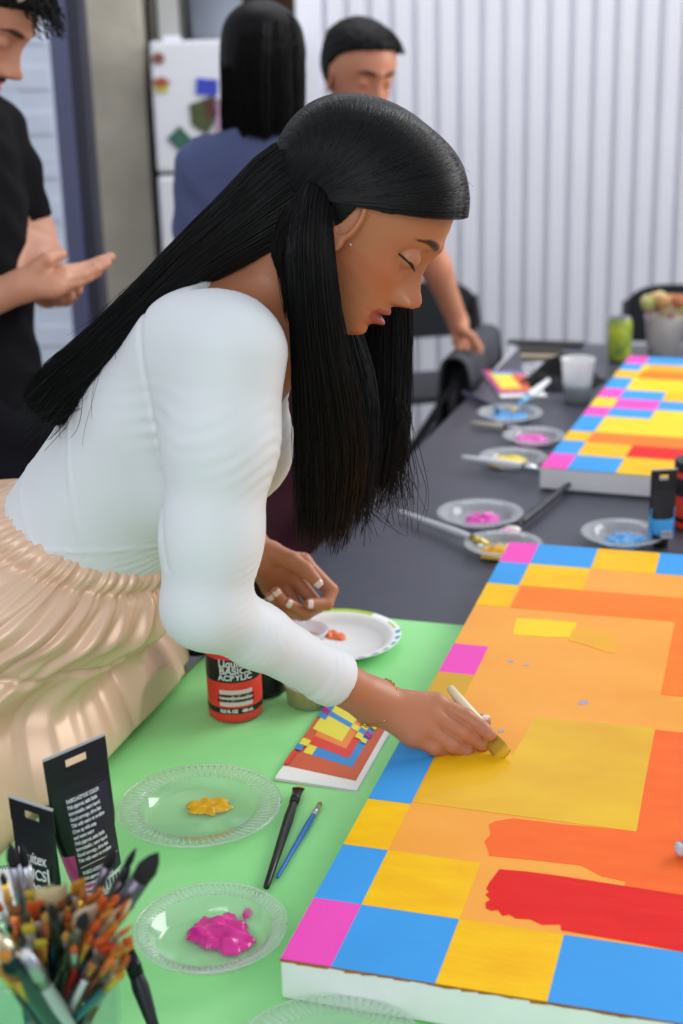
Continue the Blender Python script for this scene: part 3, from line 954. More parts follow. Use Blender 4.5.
# ------------------------------------------------------------------ booklets
def booklet(corners, label, z, name='booklet', lift=0.004, fine=True):
    """corners: near left, near right, far right, far left of the cover, on the table"""
    e = empty(name, corners[0], label, 'booklet', 'printed booklets of the painting')
    A, B_, C_, D = [Vector((p.x, p.y, 0)) for p in corners]

    def P(u, v, h=0.0):
        p = (A * (1 - u) + B_ * u) * (1 - v) + (D * (1 - u) + C_ * u) * v
        return Vector((p.x, p.y, z + lift * (0.35 + 0.9 * (1 - u) * math.sin(math.pi * min(1, max(0, v)) * 0.5 + 0.3)) * 0.9 + h))
    def sheet(u0, v0, u1, v1, h, n=8):
        vs, fs = [], []
        for i in range(n + 1):
            for j in range(n + 1):
                vs.append(P(u0 + (u1 - u0) * i / n, v0 + (v1 - v0) * j / n, h))
        for i in range(n):
            for j in range(n):
                a = i * (n + 1) + j
                fs.append((a, a + n + 1, a + n + 2, a + 1))
        return vs, fs
    mb = MB()
    vs, fs = sheet(0, 0, 1, 1, 0.0)
    mb.add(vs, fs)
    vs2, fs2 = sheet(-0.005, -0.01, 1.005, 1.005, -0.0025)
    mb.add(vs2, fs2)
    edge = []
    for (u0, v0, u1, v1) in ((0, 0, 1, 0), (1, 0, 1, 1), (1, 1, 0, 1), (0, 1, 0, 0)):
        pts = [P(u0 + (u1 - u0) * k / 8, v0 + (v1 - v0) * k / 8) for k in range(9)]
        lo = [Vector((p.x, p.y, z + 0.0003)) for p in pts]
        k0 = len(mb.v)
        mb.add(pts + lo, [(k, k + 1, k + 10, k + 9) for k in range(8)])
    mb.build('pages', M_paper, e)
    mats_ = [mat('print_' + n_, c_, 0.55) for n_, c_ in (('rust', (206, 92, 52)), ('blue', (54, 140, 210)), ('yellow', (232, 222, 70)), ('orange', (236, 138, 62)), ('red', (222, 62, 48)), ('magenta', (170, 40, 130)))]
    mb = MB()
    RU, BLU, YEL, ORA, RED, MAG = range(6)
    regs = [(RU, 0.0, 0.13, 0.93, 1.0), (BLU, 0.13, 0.30, 0.80, 1.0), (YEL, 0.13, 0.30, 0.25, 0.40), (RED, 0.13, 0.40, 0.70, 1.0), (ORA, 0.13, 0.50, 0.60, 1.0), (YEL, 0.05, 0.56, 0.50, 1.0),
            (BLU, 0.05, 0.76, 0.62, 0.82), (BLU, 0.0, 0.70, 0.13, 0.88), (MAG, 0.0, 0.76, 0.12, 0.82), (YEL, 0.50, 0.76, 0.62, 0.83), (BLU, 0.62, 0.76, 0.72, 0.83), (MAG, 0.72, 0.76, 0.82, 0.83), (YEL, 0.62, 0.68, 0.72, 0.76), (YEL, 0.72, 0.66, 0.80, 0.72), (YEL, 0.62, 0.83, 0.72, 0.90), (YEL, 0.74, 0.90, 0.82, 0.96), (BLU, 0.0, 0.30, 0.10, 0.36), (YEL, 0.02, 0.36, 0.14, 0.43), (RED, 0.0, 0.13, 0.06, 0.28)]
    if not fine:
        regs = [(MAG, 0.0, 0.10, 0.95, 1.0), (ORA, 0.1, 0.2, 0.85, 0.95), (YEL, 0.15, 0.3, 0.6, 0.85), (RED, 0.6, 0.3, 0.75, 0.8), (BLU, 0.2, 0.85, 0.9, 0.95)]
    for i, (mi, u0, v0, u1, v1) in enumerate(regs):
        vs, fs = sheet(u0, v0, u1, v1, 0.0003 + 0.00012 * i, 8)
        mb.add(vs, fs, mi)
    mb.build('cover_print', mats_, e)
    return e


booklet([ground(275, 779, TG), ground(357, 791, TG), ground(389, 734, TG), ground(334, 697, TG)], 'booklet showing the finished design, on the green cloth under her wrist', TG)
booklet([ground(501, 398, TD), ground(547, 396, TD), ground(524, 371, TD), ground(482, 372, TD)], 'booklet of the design lying on the far dark tablecloth', TD, fine=False)

# spiral notebook at the left edge
nb = empty('spiral_notebook', tb(-0.3, 0.1), 'white spiral notebook at the left edge, behind the small tube', 'notebook')
A, B_, C_, D = ground(-60, 930, TG), ground(30, 915, TG), ground(24, 872, TG), ground(-50, 880, TG)
mb = MB(); vsn = [Vector((p.x, p.y, TG + h)) for h in (0.0004, 0.008) for p in (A, B_, C_, D)]
mb.add(vsn, [(0, 3, 2, 1), (4, 5, 6, 7), (0, 1, 5, 4), (1, 2, 6, 5), (2, 3, 7, 6), (3, 0, 4, 7)]); mb.build('pages', M_paper, nb)
mb = MB()
for k in range(24):
    t = (k + 0.5) / 24
    p = D.lerp(C_, t)
    pts = [Vector((p.x + 0.0, p.y + 0.005 * math.cos(w), TG + 0.005 + 0.005 * math.sin(w))) for w in np.linspace(0, 2 * math.pi, 10)]
    mb.tube(pts, 0.0006, n=5)
mb.build('spiral_wire', M_steel, nb)

# ------------------------------------------------------------------ things at the far end of the table
c = ground(619, 361, TZ)
cn = empty('drink_can', (c.x, c.y, TD), 'lime green patterned drink can on the far table', 'can')
M_can = mat('lime_can_print', (190, 206, 60), 0.35, rgb2=(120, 150, 70), scale=34, detail=1.5)
mb = MB(); mb.lathe([(0.024, 0), (0.031, 0.008), (0.0325, 0.012), (0.0325, 0.108), (0.031, 0.112), (0.0275, 0.118)], 32, Matrix.Translation(c) @ Matrix.Translation((0, 0, 0.001))); mb.build('body', M_can, cn)
mb = MB(); mb.lathe([(0.0275, 0.1175), (0.0285, 0.1195), (0.0285, 0.1215), (0.026, 0.1205), (0.001, 0.1195)], 32, Matrix.Translation(c) @ Matrix.Translation((0, 0, 0.001)), cap=False); mb.build('lid', M_steel, cn)
mb = MB(); mb.box((c.x, c.y, TD + 0.122), (0.014, 0.022, 0.002), bevel=0.0008); mb.build('ring_pull', M_steel, cn)

c = ground(664, 357, TZ)
bk = cup((c.x, c.y, TD), 0.043, 0.056, 0.115, 'clear plastic bucket crowded with sponge brushes, at the far table\'s right', mat('milky_water', (218, 214, 218), 0.4), 0.25, name='clear_bucket', cat='bucket')
spc = [(214, 168, 110), (196, 200, 140), (228, 206, 160), (200, 130, 90), (222, 188, 130), (186, 190, 120), (226, 140, 130)]
for k in range(13):
    a = k * 2.4
    rr_ = 0.012 + 0.032 * (k / 13)
    px_, py_ = rr_ * math.cos(a), rr_ * math.sin(a)
    sb = empty('sponge_brush', (c.x, c.y, TD), 'round sponge brush standing head up in the clear bucket', 'sponge brush', 'sponge brushes in the clear bucket')
    top = Vector((c.x + px_ * 1.5, c.y + py_ * 1.3, TD + 0.135 + 0.012 * math.sin(k * 2.1)))
    mb = MB(); mb.tube([Vector((c.x + px_ * 0.6, c.y + py_ * 0.6, TD + 0.005)), top], 0.003); mb.build('handle', mat('brush_pink', (226, 90, 150) if k % 3 == 0 else (214, 190, 150), 0.5), sb)
    mb = MB()
    mb.lathe([(0.006, -0.004), (0.017, 0.002), (0.021, 0.014), (0.018, 0.028), (0.008, 0.034)], 14, Matrix.Translation(top) @ Matrix.Rotation(0.2 * math.sin(k), 4, 'X'))
    mb.build('sponge_head', mat('sponge', spc[k % 7], 0.9, var=0.3, scale=60, bump=0.5), sb)

# crumpled black cloth
M_blk = mat('black_fabric', (20, 20, 25), 0.85)
c = ground(560, 383, TZ)
vs, fs = [], []
NA, NR = 60, 16
rs = random.Random(9)
for i in range(NR + 1):
    t = i / NR
    for k in range(NA):
        a = 2 * math.pi * k / NA
        e_ = 1 + 0.12 * math.sin(3 * a + 1) + 0.08 * math.sin(7 * a)
        x, y = 0.105 * t * e_ * math.cos(a), 0.085 * t * e_ * math.sin(a)
        h = 0.062 * (1 - t ** 2.4) * (0.7 + 0.35 * math.sin(x * 34 + 1.5 * math.sin(y * 30)) + 0.15 * math.sin(y * 62 + x * 30))
        vs.append((c.x + x, c.y + y, TD + 0.001 + max(0, h) if t < 1 else TD + 0.0005))
for i in range(NR):
    for k in range(NA):
        a, b = i * NA + k, i * NA + (k + 1) % NA
        fs.append((a, b, b + NA, a + NA))
tag(mesh_obj('crumpled_cloth', vs, fs, M_blk, None, True), 'crumpled black cloth behind the frosted cup', 'cloth')

c = ground(543, 372, TZ)
ob = empty('water_cup', (c.x, c.y, TD), 'clear cup lid with orange paint, next to the black cloth', 'cup lid')
mb = MB(); mb.lathe([(0.001, 0.001), (0.040, 0.001), (0.045, 0.018), (0.048, 0.018), (0.048, 0.016), (0.042, 0.0), (0.001, 0.0)], 32, Matrix.Translation((c.x - 0.01, c.y, TD)), cap=False); mb.build('lid_body', M_foil, ob)
paint_blob('paint', (c.x + 0.015, c.y), 0.022, TD + 0.002, M_op, ob, 31, 0.02, 1, 1, 3)

M_stick = mat('pale_wood', (206, 188, 150), 0.7, var=0.15, scale=20)
for (x0, y0, x1, y1, lab) in ((521, 356, 566, 357, 'front pale wooden stick across the far end of the dark table'),
                              (521, 349, 563, 350, 'rear wooden stick lying on the tray at the far end')):
    A_, B2 = ground(x0, y0, TD + 0.004), ground(x1, y1, TD + 0.004)
    mb = MB(); d = B2 - A_
    mb.box((A_ + B2) / 2, (d.length, 0.02, 0.007), M=Matrix.Rotation(math.atan2(d.y, d.x), 4, 'Z'), bevel=0.001)
    tag(mb.build('wooden_stick', M_stick if y0 > 350 else mat('dark_wood', (92, 84, 66), 0.6)), lab, 'stick')
A_ = ground(548, 348, TZ)
mb = MB(); mb.box((A_.x, A_.y + 0.05, TD + 0.004), (0.22, 0.05, 0.007), M=Matrix.Rotation(-TH, 4, 'Z'), bevel=0.002)
tag(mb.build('flat_tray', M_chair), 'narrow dark tray at the far edge of the dark table', 'tray')

# ------------------------------------------------------------------ brushes
def bmat(nm, c_, r=0.5, metal=0.0, var=0.0):
    k = nm + str(c_)
    if k not in bpy.data.materials:
        mat(k, c_, r, metal, var, 80, stretch=(1, 1, 0.1) if var else None)
    return bpy.data.materials[k]


def brush(tail, tip, label, hcol=(30, 30, 34), fcol=(190, 190, 196), bcol=(40, 34, 30), w=0.006, hr=0.0035, bl=0.02, fl=0.03, kind='round', group=None, roll=0.0, tipcol=None, name='paint_brush', hflat=False):
    tail, tip = Vector(tail), Vector(tip)
    L = (tip - tail).length
    e = empty(name, (0, 0, 0), label, 'paint brush', group)
    HL = L - bl - fl
    mb = MB()
    if hflat:
        P_ = [(0, hr * 0.5), (0.01, hr * 1.0), (HL * 0.4, hr * 1.0), (HL * 0.9, hr * 0.8), (HL, w * 0.5)]
        vs, fs = [], []
        N = 16
        for z, r_ in P_:
            for k in range(N):
                a = 2 * math.pi * k / N
                vs.append((r_ * math.cos(a), r_ * 0.45 * math.sin(a), z))
        for i in range(len(P_) - 1):
            for k in range(N):
                a, b = i * N + k, i * N + (k + 1) % N
                fs.append((a, b, b + N, a + N))
        fs += [tuple(reversed(range(N))), tuple(range((len(P_) - 1) * N, len(P_) * N))]
        mb.add(vs, fs, 0, True)
    else:
        mb.lathe([(hr * 0.35, 0), (hr * 0.6, 0.002), (hr * 0.75, HL * 0.3), (hr * 1.05, HL * 0.78), (hr * 0.9, HL * 0.95), (hr * 0.8, HL)], 12)
    mb.build('handle', bmat('handle', hcol, 0.35), e, world=False)
    flat = 0.35 if kind == 'flat' else 0.95
    rr0 = hr * 0.95
    def ring_stack(rows, m, nm, jag=0):
        vs, fs = [], []
        N = 20
        rj = random.Random(int(L * 1e6) % 1000)
        for i, (z, a_, b_) in enumerate(rows):
            for k in range(N):
                w_ = 2 * math.pi * k / N
                zz = z + (rj.uniform(-jag, jag * 0.4) if i >= len(rows) - 2 else 0)
                vs.append((a_ * math.cos(w_), b_ * math.sin(w_), zz))
        for i in range(len(rows) - 1):
            for k in range(N):
                a, b = i * N + k, i * N + (k + 1) % N
                fs.append((a, b, b + N, a + N))
        fs += [tuple(reversed(range(N))), tuple(range((len(rows) - 1) * N, len(rows) * N))]
        return mesh_obj(nm, vs, fs, m, e, True, False)
    ring_stack([(HL - 0.002, rr0, rr0), (HL + fl * 0.3, rr0 * 1.02, rr0 * 1.02), (HL + fl * 0.33, rr0 * 1.1, rr0 * 1.1), (HL + fl * 0.37, rr0, rr0), (HL + fl, w * 0.5, w * 0.5 * flat)], bmat('ferrule', fcol, 0.28, 0.85), 'ferrule')
    z0 = HL + fl
    if kind == 'flat':
        rows = [(z0 - 0.001, w * 0.48, w * 0.48 * flat), (z0 + bl * 0.5, w * 0.56, w * 0.5 * flat), (z0 + bl * 0.93, w * 0.55, w * 0.3 * flat), (z0 + bl, w * 0.52, w * 0.16 * flat)]
        o = ring_stack(rows, [bmat('bristle', bcol, 0.8, var=0.35)], 'bristles', bl * 0.10)
    else:
        rows = [(z0 - 0.001, w * 0.46, w * 0.46), (z0 + bl * 0.35, w * 0.56, w * 0.52), (z0 + bl * 0.7, w * 0.38, w * 0.34), (z0 + bl, w * 0.06, w * 0.06)]
        o = ring_stack(rows, [bmat('bristle', bcol, 0.8, var=0.35)], 'bristles')
    if tipcol:
        ring_stack([(z0 + bl * 0.55, w * 0.60, w * 0.56 * flat), (z0 + bl * 0.85, w * 0.59, w * 0.42 * flat), (z0 + bl * 1.02, w * 0.5, w * 0.2 * flat)], [bmat('wet_paint', tipcol, 0.35)], 'paint_on_tip', 0.001)
    e.matrix_world = frame_to(tail, tip, roll)
    return e


def lay(px0, px1, z, **k):
    a, b = ground(*px0, z), ground(*px1, z)
    return a, b


z = TG + 0.0065
a, b = ground(266, 888, z), ground(299, 787, z + 0.001)
brush(a, b, 'black-handled flat brush with yellow-tipped bristles, on the green cloth', (22, 22, 26), (70, 70, 76), (40, 32, 26), w=0.013, hr=0.0058, bl=0.010, fl=0.026, kind='flat', tipcol=(206, 160, 40))
a, b = ground(277, 878, z - 0.002), ground(321, 802, z - 0.002)
brush(a, b, 'thin blue-handled brush with a tan tip, right of the black one', (38, 108, 190), (206, 206, 210), (190, 120, 60), w=0.0055, hr=0.0034, bl=0.009, fl=0.02)
# brushes on the dark cloth
z = TD + 0.012
brush(ground(399, 511, z), ground(491, 545, z + 0.006), 'long white-handled brush with yellow tip, resting on the yellow plate', (206, 208, 216), (210, 190, 90), (224, 184, 60), w=0.011, hr=0.0068, bl=0.012, fl=0.04, kind='flat')
brush(ground(462, 457, z + 0.01), ground(543, 469, z + 0.012), 'white brush lying flat across the far yellow paint plate', (232, 234, 240), (220, 222, 228), (226, 226, 226), w=0.012, hr=0.0078, bl=0.014, fl=0.03, kind='flat')
brush(ground(471, 423, z - 0.004), ground(522, 429, z - 0.004), 'pale wooden brush between the blue and the pink plates', (196, 186, 170), (150, 150, 156), (200, 190, 176), w=0.010, hr=0.0075, bl=0.012, fl=0.03)
brush(ground(549, 380, z + 0.05), ground(511, 411, z + 0.004), 'white and sky-blue brush propped on the light blue plate', (236, 238, 244), (150, 200, 230), (220, 200, 120), w=0.014, hr=0.010, bl=0.02, fl=0.05, kind='flat')
brush(ground(463, 392, z - 0.004), ground(503, 413, z - 0.002), 'navy-handled brush beside the light blue plate', (34, 42, 78), (90, 120, 150), (80, 170, 220), w=0.010, hr=0.0085, bl=0.018, fl=0.03)
brush(ground(572, 482, z), ground(506, 534, z), 'dark-handled flat brush with white and pink bristles, between the plates', (34, 36, 46), (56, 58, 66), (226, 220, 210), w=0.030, hr=0.0085, bl=0.036, fl=0.03, kind='flat', tipcol=(224, 150, 190))
brush(ground(738, 838, TZ + 0.0565), ground(675, 850, TZ + 0.0555), 'pale brush handle end poking in at the right edge', (214, 216, 224), (214, 216, 224), (214, 216, 224), w=0.015, hr=0.010, bl=0.006, fl=0.02)
# black handle leaning on the cloth, right of the jar
brush(ground(158, 1040, TG + 0.02), ground(124, 938, TG + 0.10), 'thick black brush handle leaning out to the right of the glass jar', (26, 27, 34), (40, 40, 48), (206, 100, 30), w=0.011, hr=0.0075, bl=0.012, fl=0.02)

# ------------------------------------------------------------------ the glass jar of brushes
jc = ground(57, 1062, TZ)
JX, JY, JH = jc.x, jc.y, 0.115
jr = empty('glass_jar', (JX, JY, TG), 'square glass jar packed with paint brushes, bottom left corner', 'jar')
vs, fs = [], []


def sq(r_, z, n=32, p=5.0):
    out = []
    for k in range(n):
        a = 2 * math.pi * (k + 0.5) / n
        ca, sa = math.cos(a), math.sin(a)
        s_ = (abs(ca) ** p + abs(sa) ** p) ** (-1 / p)
        x, y = r_ * s_ * ca, r_ * s_ * sa
        c_, q_ = math.cos(-0.12), math.sin(-0.12)
        out.append((JX + x * c_ - y * q_, JY + x * q_ + y * c_, TG + z))
    return out


rows = [(0.046, 0.0), (0.05, 0.004), (0.052, 0.02), (0.054, 0.10), (0.0565, 0.107), (0.0565, JH), (0.0535, JH), (0.051, 0.105), (0.049, 0.02), (0.046, 0.008), (0.001, 0.007)]
for r_, z in rows:
    vs += sq(r_, z)
n = 32
for i in range(len(rows) - 1):
    for k in range(n):
        a, b = i * n + k, i * n + (k + 1) % n
        fs.append((a, b, b + n, a + n))
fs.append(tuple(reversed(range(n))))
mesh_obj('jar_glass', vs, fs, M_glass, jr, True)


def jbrush(tip_px, tip_y, base_uv, label, group='paint brushes in the glass jar', **k):
    """tip somewhere above the jar, tail on the jar's floor"""
    tip = at(*tip_px, tip_y)
    tail = Vector((JX + base_uv[0], JY + base_uv[1], TG + 0.012))
    return brush(tail, tip, label, group=group, **k)


CREAM, ORNG, BLK, GRY, DKG = (214, 198, 150), (206, 96, 36), (26, 26, 30), (176, 178, 186), (34, 44, 40)
BLU_, TEA, WD, WHT = (34, 60, 150), (20, 98, 110), (206, 188, 150), (210, 212, 220)
COPPER, GOLDF = (206, 120, 70), (216, 170, 80)
big = [((158, 853), 1.00, (-.03, -.01), 'largest black pointed brush, leaning right out of the jar', dict(hcol=(52, 50, 58), fcol=(96, 94, 104), bcol=BLK, w=0.0165, hr=0.0085, bl=0.030, fl=0.045)),
       ((136, 848), 1.03, (-.02, .0), 'slim black pointed brush just left of the largest one', dict(hcol=(40, 40, 46), fcol=(60, 58, 62), bcol=BLK, w=0.006, hr=0.004, bl=0.020, fl=0.03)),
       ((130, 866), 1.01, (-.02, .01), 'thin dark brush with black tip, crossing the slim one', dict(hcol=(40, 40, 46), fcol=(76, 72, 76), bcol=BLK, w=0.007, hr=0.0045, bl=0.018, fl=0.05)),
       ((115, 848), 1.04, (-.02, .02), 'grey-ferruled brush with black wedge tip, in front of the tall tube', dict(hcol=(52, 44, 50), fcol=(110, 104, 116), bcol=BLK, w=0.010, hr=0.004, bl=0.020, fl=0.05)),
       ((10, 843), 1.02, (-.01, .01), 'leftmost black pointed brush with silver ferrule', dict(hcol=(60, 60, 70), fcol=(150, 152, 166), bcol=BLK, w=0.0095, hr=0.0045, bl=0.024, fl=0.05)),
       ((21, 845), 1.03, (-.00, .02), 'second black pointed brush from the left, silver ferrule', dict(hcol=(40, 60, 80), fcol=(196, 198, 206), bcol=BLK, w=0.0085, hr=0.004, bl=0.022, fl=0.05)),
       ((51, 886), 1.00, (.00, .01), 'wide cream-bristled flat brush standing in the middle of the jar', dict(hcol=WHT, fcol=(190, 192, 198), bcol=CREAM, w=0.024, hr=0.008, bl=0.048, fl=0.05, kind='flat')),
       ((88, 908), 0.97, (.01, -.01), 'cream flat brush leaning right behind the black pointed one', dict(hcol=WD, fcol=(180, 180, 184), bcol=(206, 190, 156), w=0.022, hr=0.007, bl=0.036, fl=0.04, kind='flat')),
       ((120, 908), 0.97, (-.01, -.02), 'broad cream flat brush leaning far right, near the orange tips', dict(hcol=WD, fcol=(170, 170, 176), bcol=(220, 202, 164), w=0.026, hr=0.008, bl=0.040, fl=0.04, kind='flat')),
       ((35, 902), 0.99, (.0, .0), 'flat brush with bright orange bristles and silver ferrule, left of the cream one', dict(hcol=BLU_, fcol=(200, 204, 214), bcol=(220, 96, 30), w=0.013, hr=0.005, bl=0.022, fl=0.06, kind='flat')),
       ((51, 904), 0.95, (.03, -.01), 'long dark green brush with black point, leaning left across the jar', dict(hcol=DKG, fcol=(52, 66, 56), bcol=(22, 24, 26), w=0.008, hr=0.006, bl=0.018, fl=0.05)),
       ((86, 912), 0.94, (-.02, -.03), 'olive-ferruled brush with black point in the middle front', dict(hcol=(30, 32, 34), fcol=(96, 104, 84), bcol=(22, 22, 24), w=0.009, hr=0.006, bl=0.018, fl=0.055)),
       ((24, 952), 0.90, (.04, -.03), 'clear plastic water brush with a white end, leaning left', dict(hcol=(180, 184, 196), fcol=(170, 174, 188), bcol=(226, 226, 232), w=0.008, hr=0.0066, bl=0.006, fl=0.05)),
       ((-6, 935), 0.90, (.04, -.02), 'pale wooden brush handle slanting left over the jar\'s rim', dict(hcol=(224, 212, 180), fcol=(226, 214, 184), bcol=(226, 214, 184), w=0.009, hr=0.0065, bl=0.01, fl=0.02)),
       ((2, 952), 0.89, (.04, -.035), 'dark teal brush handle slanting left below the pale wooden one', dict(hcol=(20, 60, 64), fcol=(26, 60, 64), bcol=(200, 130, 50), w=0.009, hr=0.007, bl=0.01, fl=0.02))]
for tp, ty, uv_, lab, kw in big:
    jbrush(tp, ty, uv_, lab, **kw)
# the many similar ones: orange and golden nylon tips bunched to the right, others between
rs = random.Random(21)
oran = [(104, 896), (112, 903), (96, 902), (108, 912), (118, 895), (126, 902), (101, 887), (124, 915), (117, 922), (127, 928), (131, 936), (111, 930), (123, 944), (118, 952), (128, 955), (108, 946), (113, 960), (121, 966), (124, 972), (103, 938), (99, 920), (93, 894), (84, 886), (79, 880)]
for i, (x, y) in enumerate(oran):
    bc = [(206, 84, 24), (214, 120, 40), (176, 110, 50), (196, 136, 40), (222, 98, 36)][i % 5]
    hc = [TEA, BLK, BLU_, (40, 70, 60), (110, 40, 30), (150, 150, 158)][i % 6]
    ty = 0.99 - (y - 880) * 0.0009 + rs.uniform(-.012, .012)
    side = 'toward the tall tube' if i >= 20 else 'bunched at the jar\'s right side'
    jbrush((x, y), ty, (rs.uniform(-.035, .02), rs.uniform(-.035, .03)), 'small brush with orange-brown nylon tip, ' + side, group='orange-tipped brushes ' + side,
           hcol=hc, fcol=[COPPER, GRY, GOLDF, GRY][i % 4], bcol=bc, w=[0.007, 0.010, 0.006, 0.012][i % 4], hr=0.0034, bl=0.011 + 0.003 * (i % 3), fl=0.035, kind='flat' if i % 2 else 'round')
left = [(2, 872), (6, 893), (14, 905), (-4, 900), (24, 912), (30, 890), (42, 905), (46, 912), (62, 900), (68, 912), (70, 893), (28, 925), (8, 925), (66, 932), (78, 925), (92, 935), (18, 938), (40, 940), (-8, 915), (-3, 965), (10, 975), (74, 946), (98, 955)]
for i, (x, y) in enumerate(left):
    bc = [(40, 34, 30), (196, 150, 70), (150, 84, 40), (206, 96, 30), (70, 66, 50), (214, 190, 60)][i % 6]
    ty = 1.0 - (y - 880) * 0.0011 + rs.uniform(-.012, .012)
    hc = [BLU_, (40, 44, 60), TEA, (160, 40, 30), WHT, (60, 60, 30)][i % 6]
    jbrush((x, y), ty, (rs.uniform(-.02, .035), rs.uniform(-.035, .03)), 'small brush with a thin metal ferrule, crowded in the jar\'s left and middle', group='small brushes crowded in the left and middle of the jar',
           hcol=hc, fcol=[GOLDF, GRY, COPPER, GRY, GOLDF][i % 5], bcol=bc, w=[0.0055, 0.007, 0.009][i % 3], hr=0.0032, bl=0.012, fl=0.035, kind='flat' if i % 3 == 2 else 'round')

# dark red patterned bag on a stool behind the table's left edge
M_rug = mat('dark_red_weave', (110, 34, 26), 0.9, rgb2=(40, 20, 18), scale=90, detail=1, bump=0.4, bscale=90)
bgc = tb(-0.60, 0.02, 0.36)
bgE = empty('woven_bag', (bgc.x, bgc.y, 0), 'dark red woven bag at the left edge beside the skirt', 'bag')
vs, fs = [], []
NA = 40
rows = [(0.02, 0.0), (0.16, 0.0), (0.19, 0.05), (0.185, 0.3), (0.16, 0.5), (0.13, 0.6), (0.12, 0.595)]
for r_, z in rows:
    for k in range(NA):
        a = 2 * math.pi * k / NA
        vs.append((bgc.x + r_ * math.cos(a) * (1 + .05 * math.sin(5 * a)), bgc.y + 0.75 * r_ * math.sin(a) * (1 + .05 * math.sin(4 * a)), z))
for i in range(len(rows) - 1):
    for k in range(NA):
        a, b = i * NA + k, i * NA + (k + 1) % NA
        fs.append((a, b, b + NA, a + NA))
fs.append(tuple(reversed(range(NA))))
mesh_obj('bag_body', vs, fs, M_rug, bgE, True)
for s in (-1, 1):
    mb = MB(); mb.tube([(bgc.x - 0.07, bgc.y + s * 0.07, 0.56), (bgc.x - 0.05, bgc.y + s * 0.06, 0.70), (bgc.x + 0.05, bgc.y + s * 0.06, 0.70), (bgc.x + 0.07, bgc.y + s * 0.07, 0.56)], 0.008); mb.build('bag_handle', M_rug, bgE)
# ------------------------------------------------------------------ bodies from smooth distance fields
def V3(v):
    return np.array([v[0], v[1], v[2]], dtype=np.float32)


def sd_capsule(P, a, b, ra, rb):
    a, b = V3(a), V3(b)
    ba = b - a
    pa = P - a
    t = np.clip((pa @ ba) / max(1e-9, float(ba @ ba)), 0, 1)
    d = np.linalg.norm(pa - t[..., None] * ba, axis=-1)
    return d - (ra + (rb - ra) * t)


def sd_chain(P, pts, rads, k=0.008):
    d = None
    for i in range(len(pts) - 1):
        e = sd_capsule(P, pts[i], pts[i + 1], rads[i], rads[i + 1])
        d = e if d is None else smin(d, e, k)
    return d


def sd_ell(P, c, r, R=None):
    q = P - V3(c)
    if R is not None:
        q = q @ np.asarray(R, dtype=np.float32)       # columns of R are the ellipsoid's axes
    r = np.asarray(r, dtype=np.float32)
    k0 = np.linalg.norm(q / r, axis=-1)
    k1 = np.linalg.norm(q / (r * r), axis=-1)
    return k0 * (k0 - 1) / np.maximum(k1, 1e-6)


def smin(a, b, k):
    h = np.maximum(k - np.abs(a - b), 0) / k
    return np.minimum(a, b) - h * h * k * 0.25


def smax(a, b, k):
    return -smin(-a, -b, k)


def sstep(x, a, b):
    t = np.clip((x - a) / (b - a), 0, 1)
    return t * t * (3 - 2 * t)


def surface_nets(fn, lo, hi, h):
    lo = np.asarray(lo, dtype=np.float32); hi = np.asarray(hi, dtype=np.float32)
    n = np.ceil((hi - lo) / h).astype(int) + 1
    F = np.empty(n, dtype=np.float32)
    ys = lo[1] + h * np.arange(n[1], dtype=np.float32)
    zs = lo[2] + h * np.arange(n[2], dtype=np.float32)
    step = max(1, int(400000 / (n[1] * n[2])))
    for i0 in range(0, n[0], step):
        xs = lo[0] + h * np.arange(i0, min(n[0], i0 + step), dtype=np.float32)
        P = np.stack(np.meshgrid(xs, ys, zs, indexing='ij'), -1)
        F[i0:i0 + len(xs)] = fn(P)
    S = F < 0
    nx, ny, nz = n
    acc = np.zeros((nx - 1, ny - 1, nz - 1, 3), dtype=np.float32)
    cnt = np.zeros((nx - 1, ny - 1, nz - 1), dtype=np.float32)
    for ax in range(3):
        o1, o2 = [a for a in range(3) if a != ax]
        for d1 in (0, 1):
            for d2 in (0, 1):
                sl0 = [slice(0, -1)] * 3; sl1 = [slice(0, -1)] * 3
                for o, d in ((o1, d1), (o2, d2)):
                    s_ = slice(d, n[o] - 1 + d)
                    sl0[o] = s_; sl1[o] = s_
                sl1[ax] = slice(1, n[ax])
                f0, f1 = F[tuple(sl0)], F[tuple(sl1)]
                m = (f0 < 0) != (f1 < 0)
                t = np.where(m, f0 / np.where(m, f0 - f1, 1), 0)
                off = np.zeros(m.shape + (3,), dtype=np.float32)
                off[..., ax] = t; off[..., o1] = d1; off[..., o2] = d2
                acc += off * m[..., None]; cnt += m
    cell = cnt > 0
    ids = np.full(cell.shape, -1, dtype=np.int64)
    ids[cell] = np.arange(int(cell.sum()))
    base = np.argwhere(cell).astype(np.float32)
    verts = lo + h * (base + acc[cell] / cnt[cell][:, None])
    faces = []
    for ax in range(3):
        o1, o2 = [(1, 2), (2, 0), (0, 1)][ax]
        sl0 = [slice(None)] * 3; sl1 = [slice(None)] * 3
        sl0[ax] = slice(0, -1); sl1[ax] = slice(1, None)
        a, b = S[tuple(sl0)], S[tuple(sl1)]
        for flip in (False, True):
            m = (a & ~b) if not flip else (~a & b)
            e = np.argwhere(m)
            e = e[(e[:, o1] > 0) & (e[:, o2] > 0) & (e[:, o1] < n[o1] - 1) & (e[:, o2] < n[o2] - 1)]
            if not len(e):
                continue
            def g(d1, d2):
                q = e.copy(); q[:, o1] += d1; q[:, o2] += d2
                return ids[q[:, 0], q[:, 1], q[:, 2]]
            quad = np.stack([g(-1, -1), g(0, -1), g(0, 0), g(-1, 0)], 1)
            if flip:
                quad = quad[:, ::-1]
            faces.append(quad)
    faces = np.concatenate(faces) if faces else np.zeros((0, 4), dtype=np.int64)
    faces = faces[(faces >= 0).all(1)]
    return verts, faces


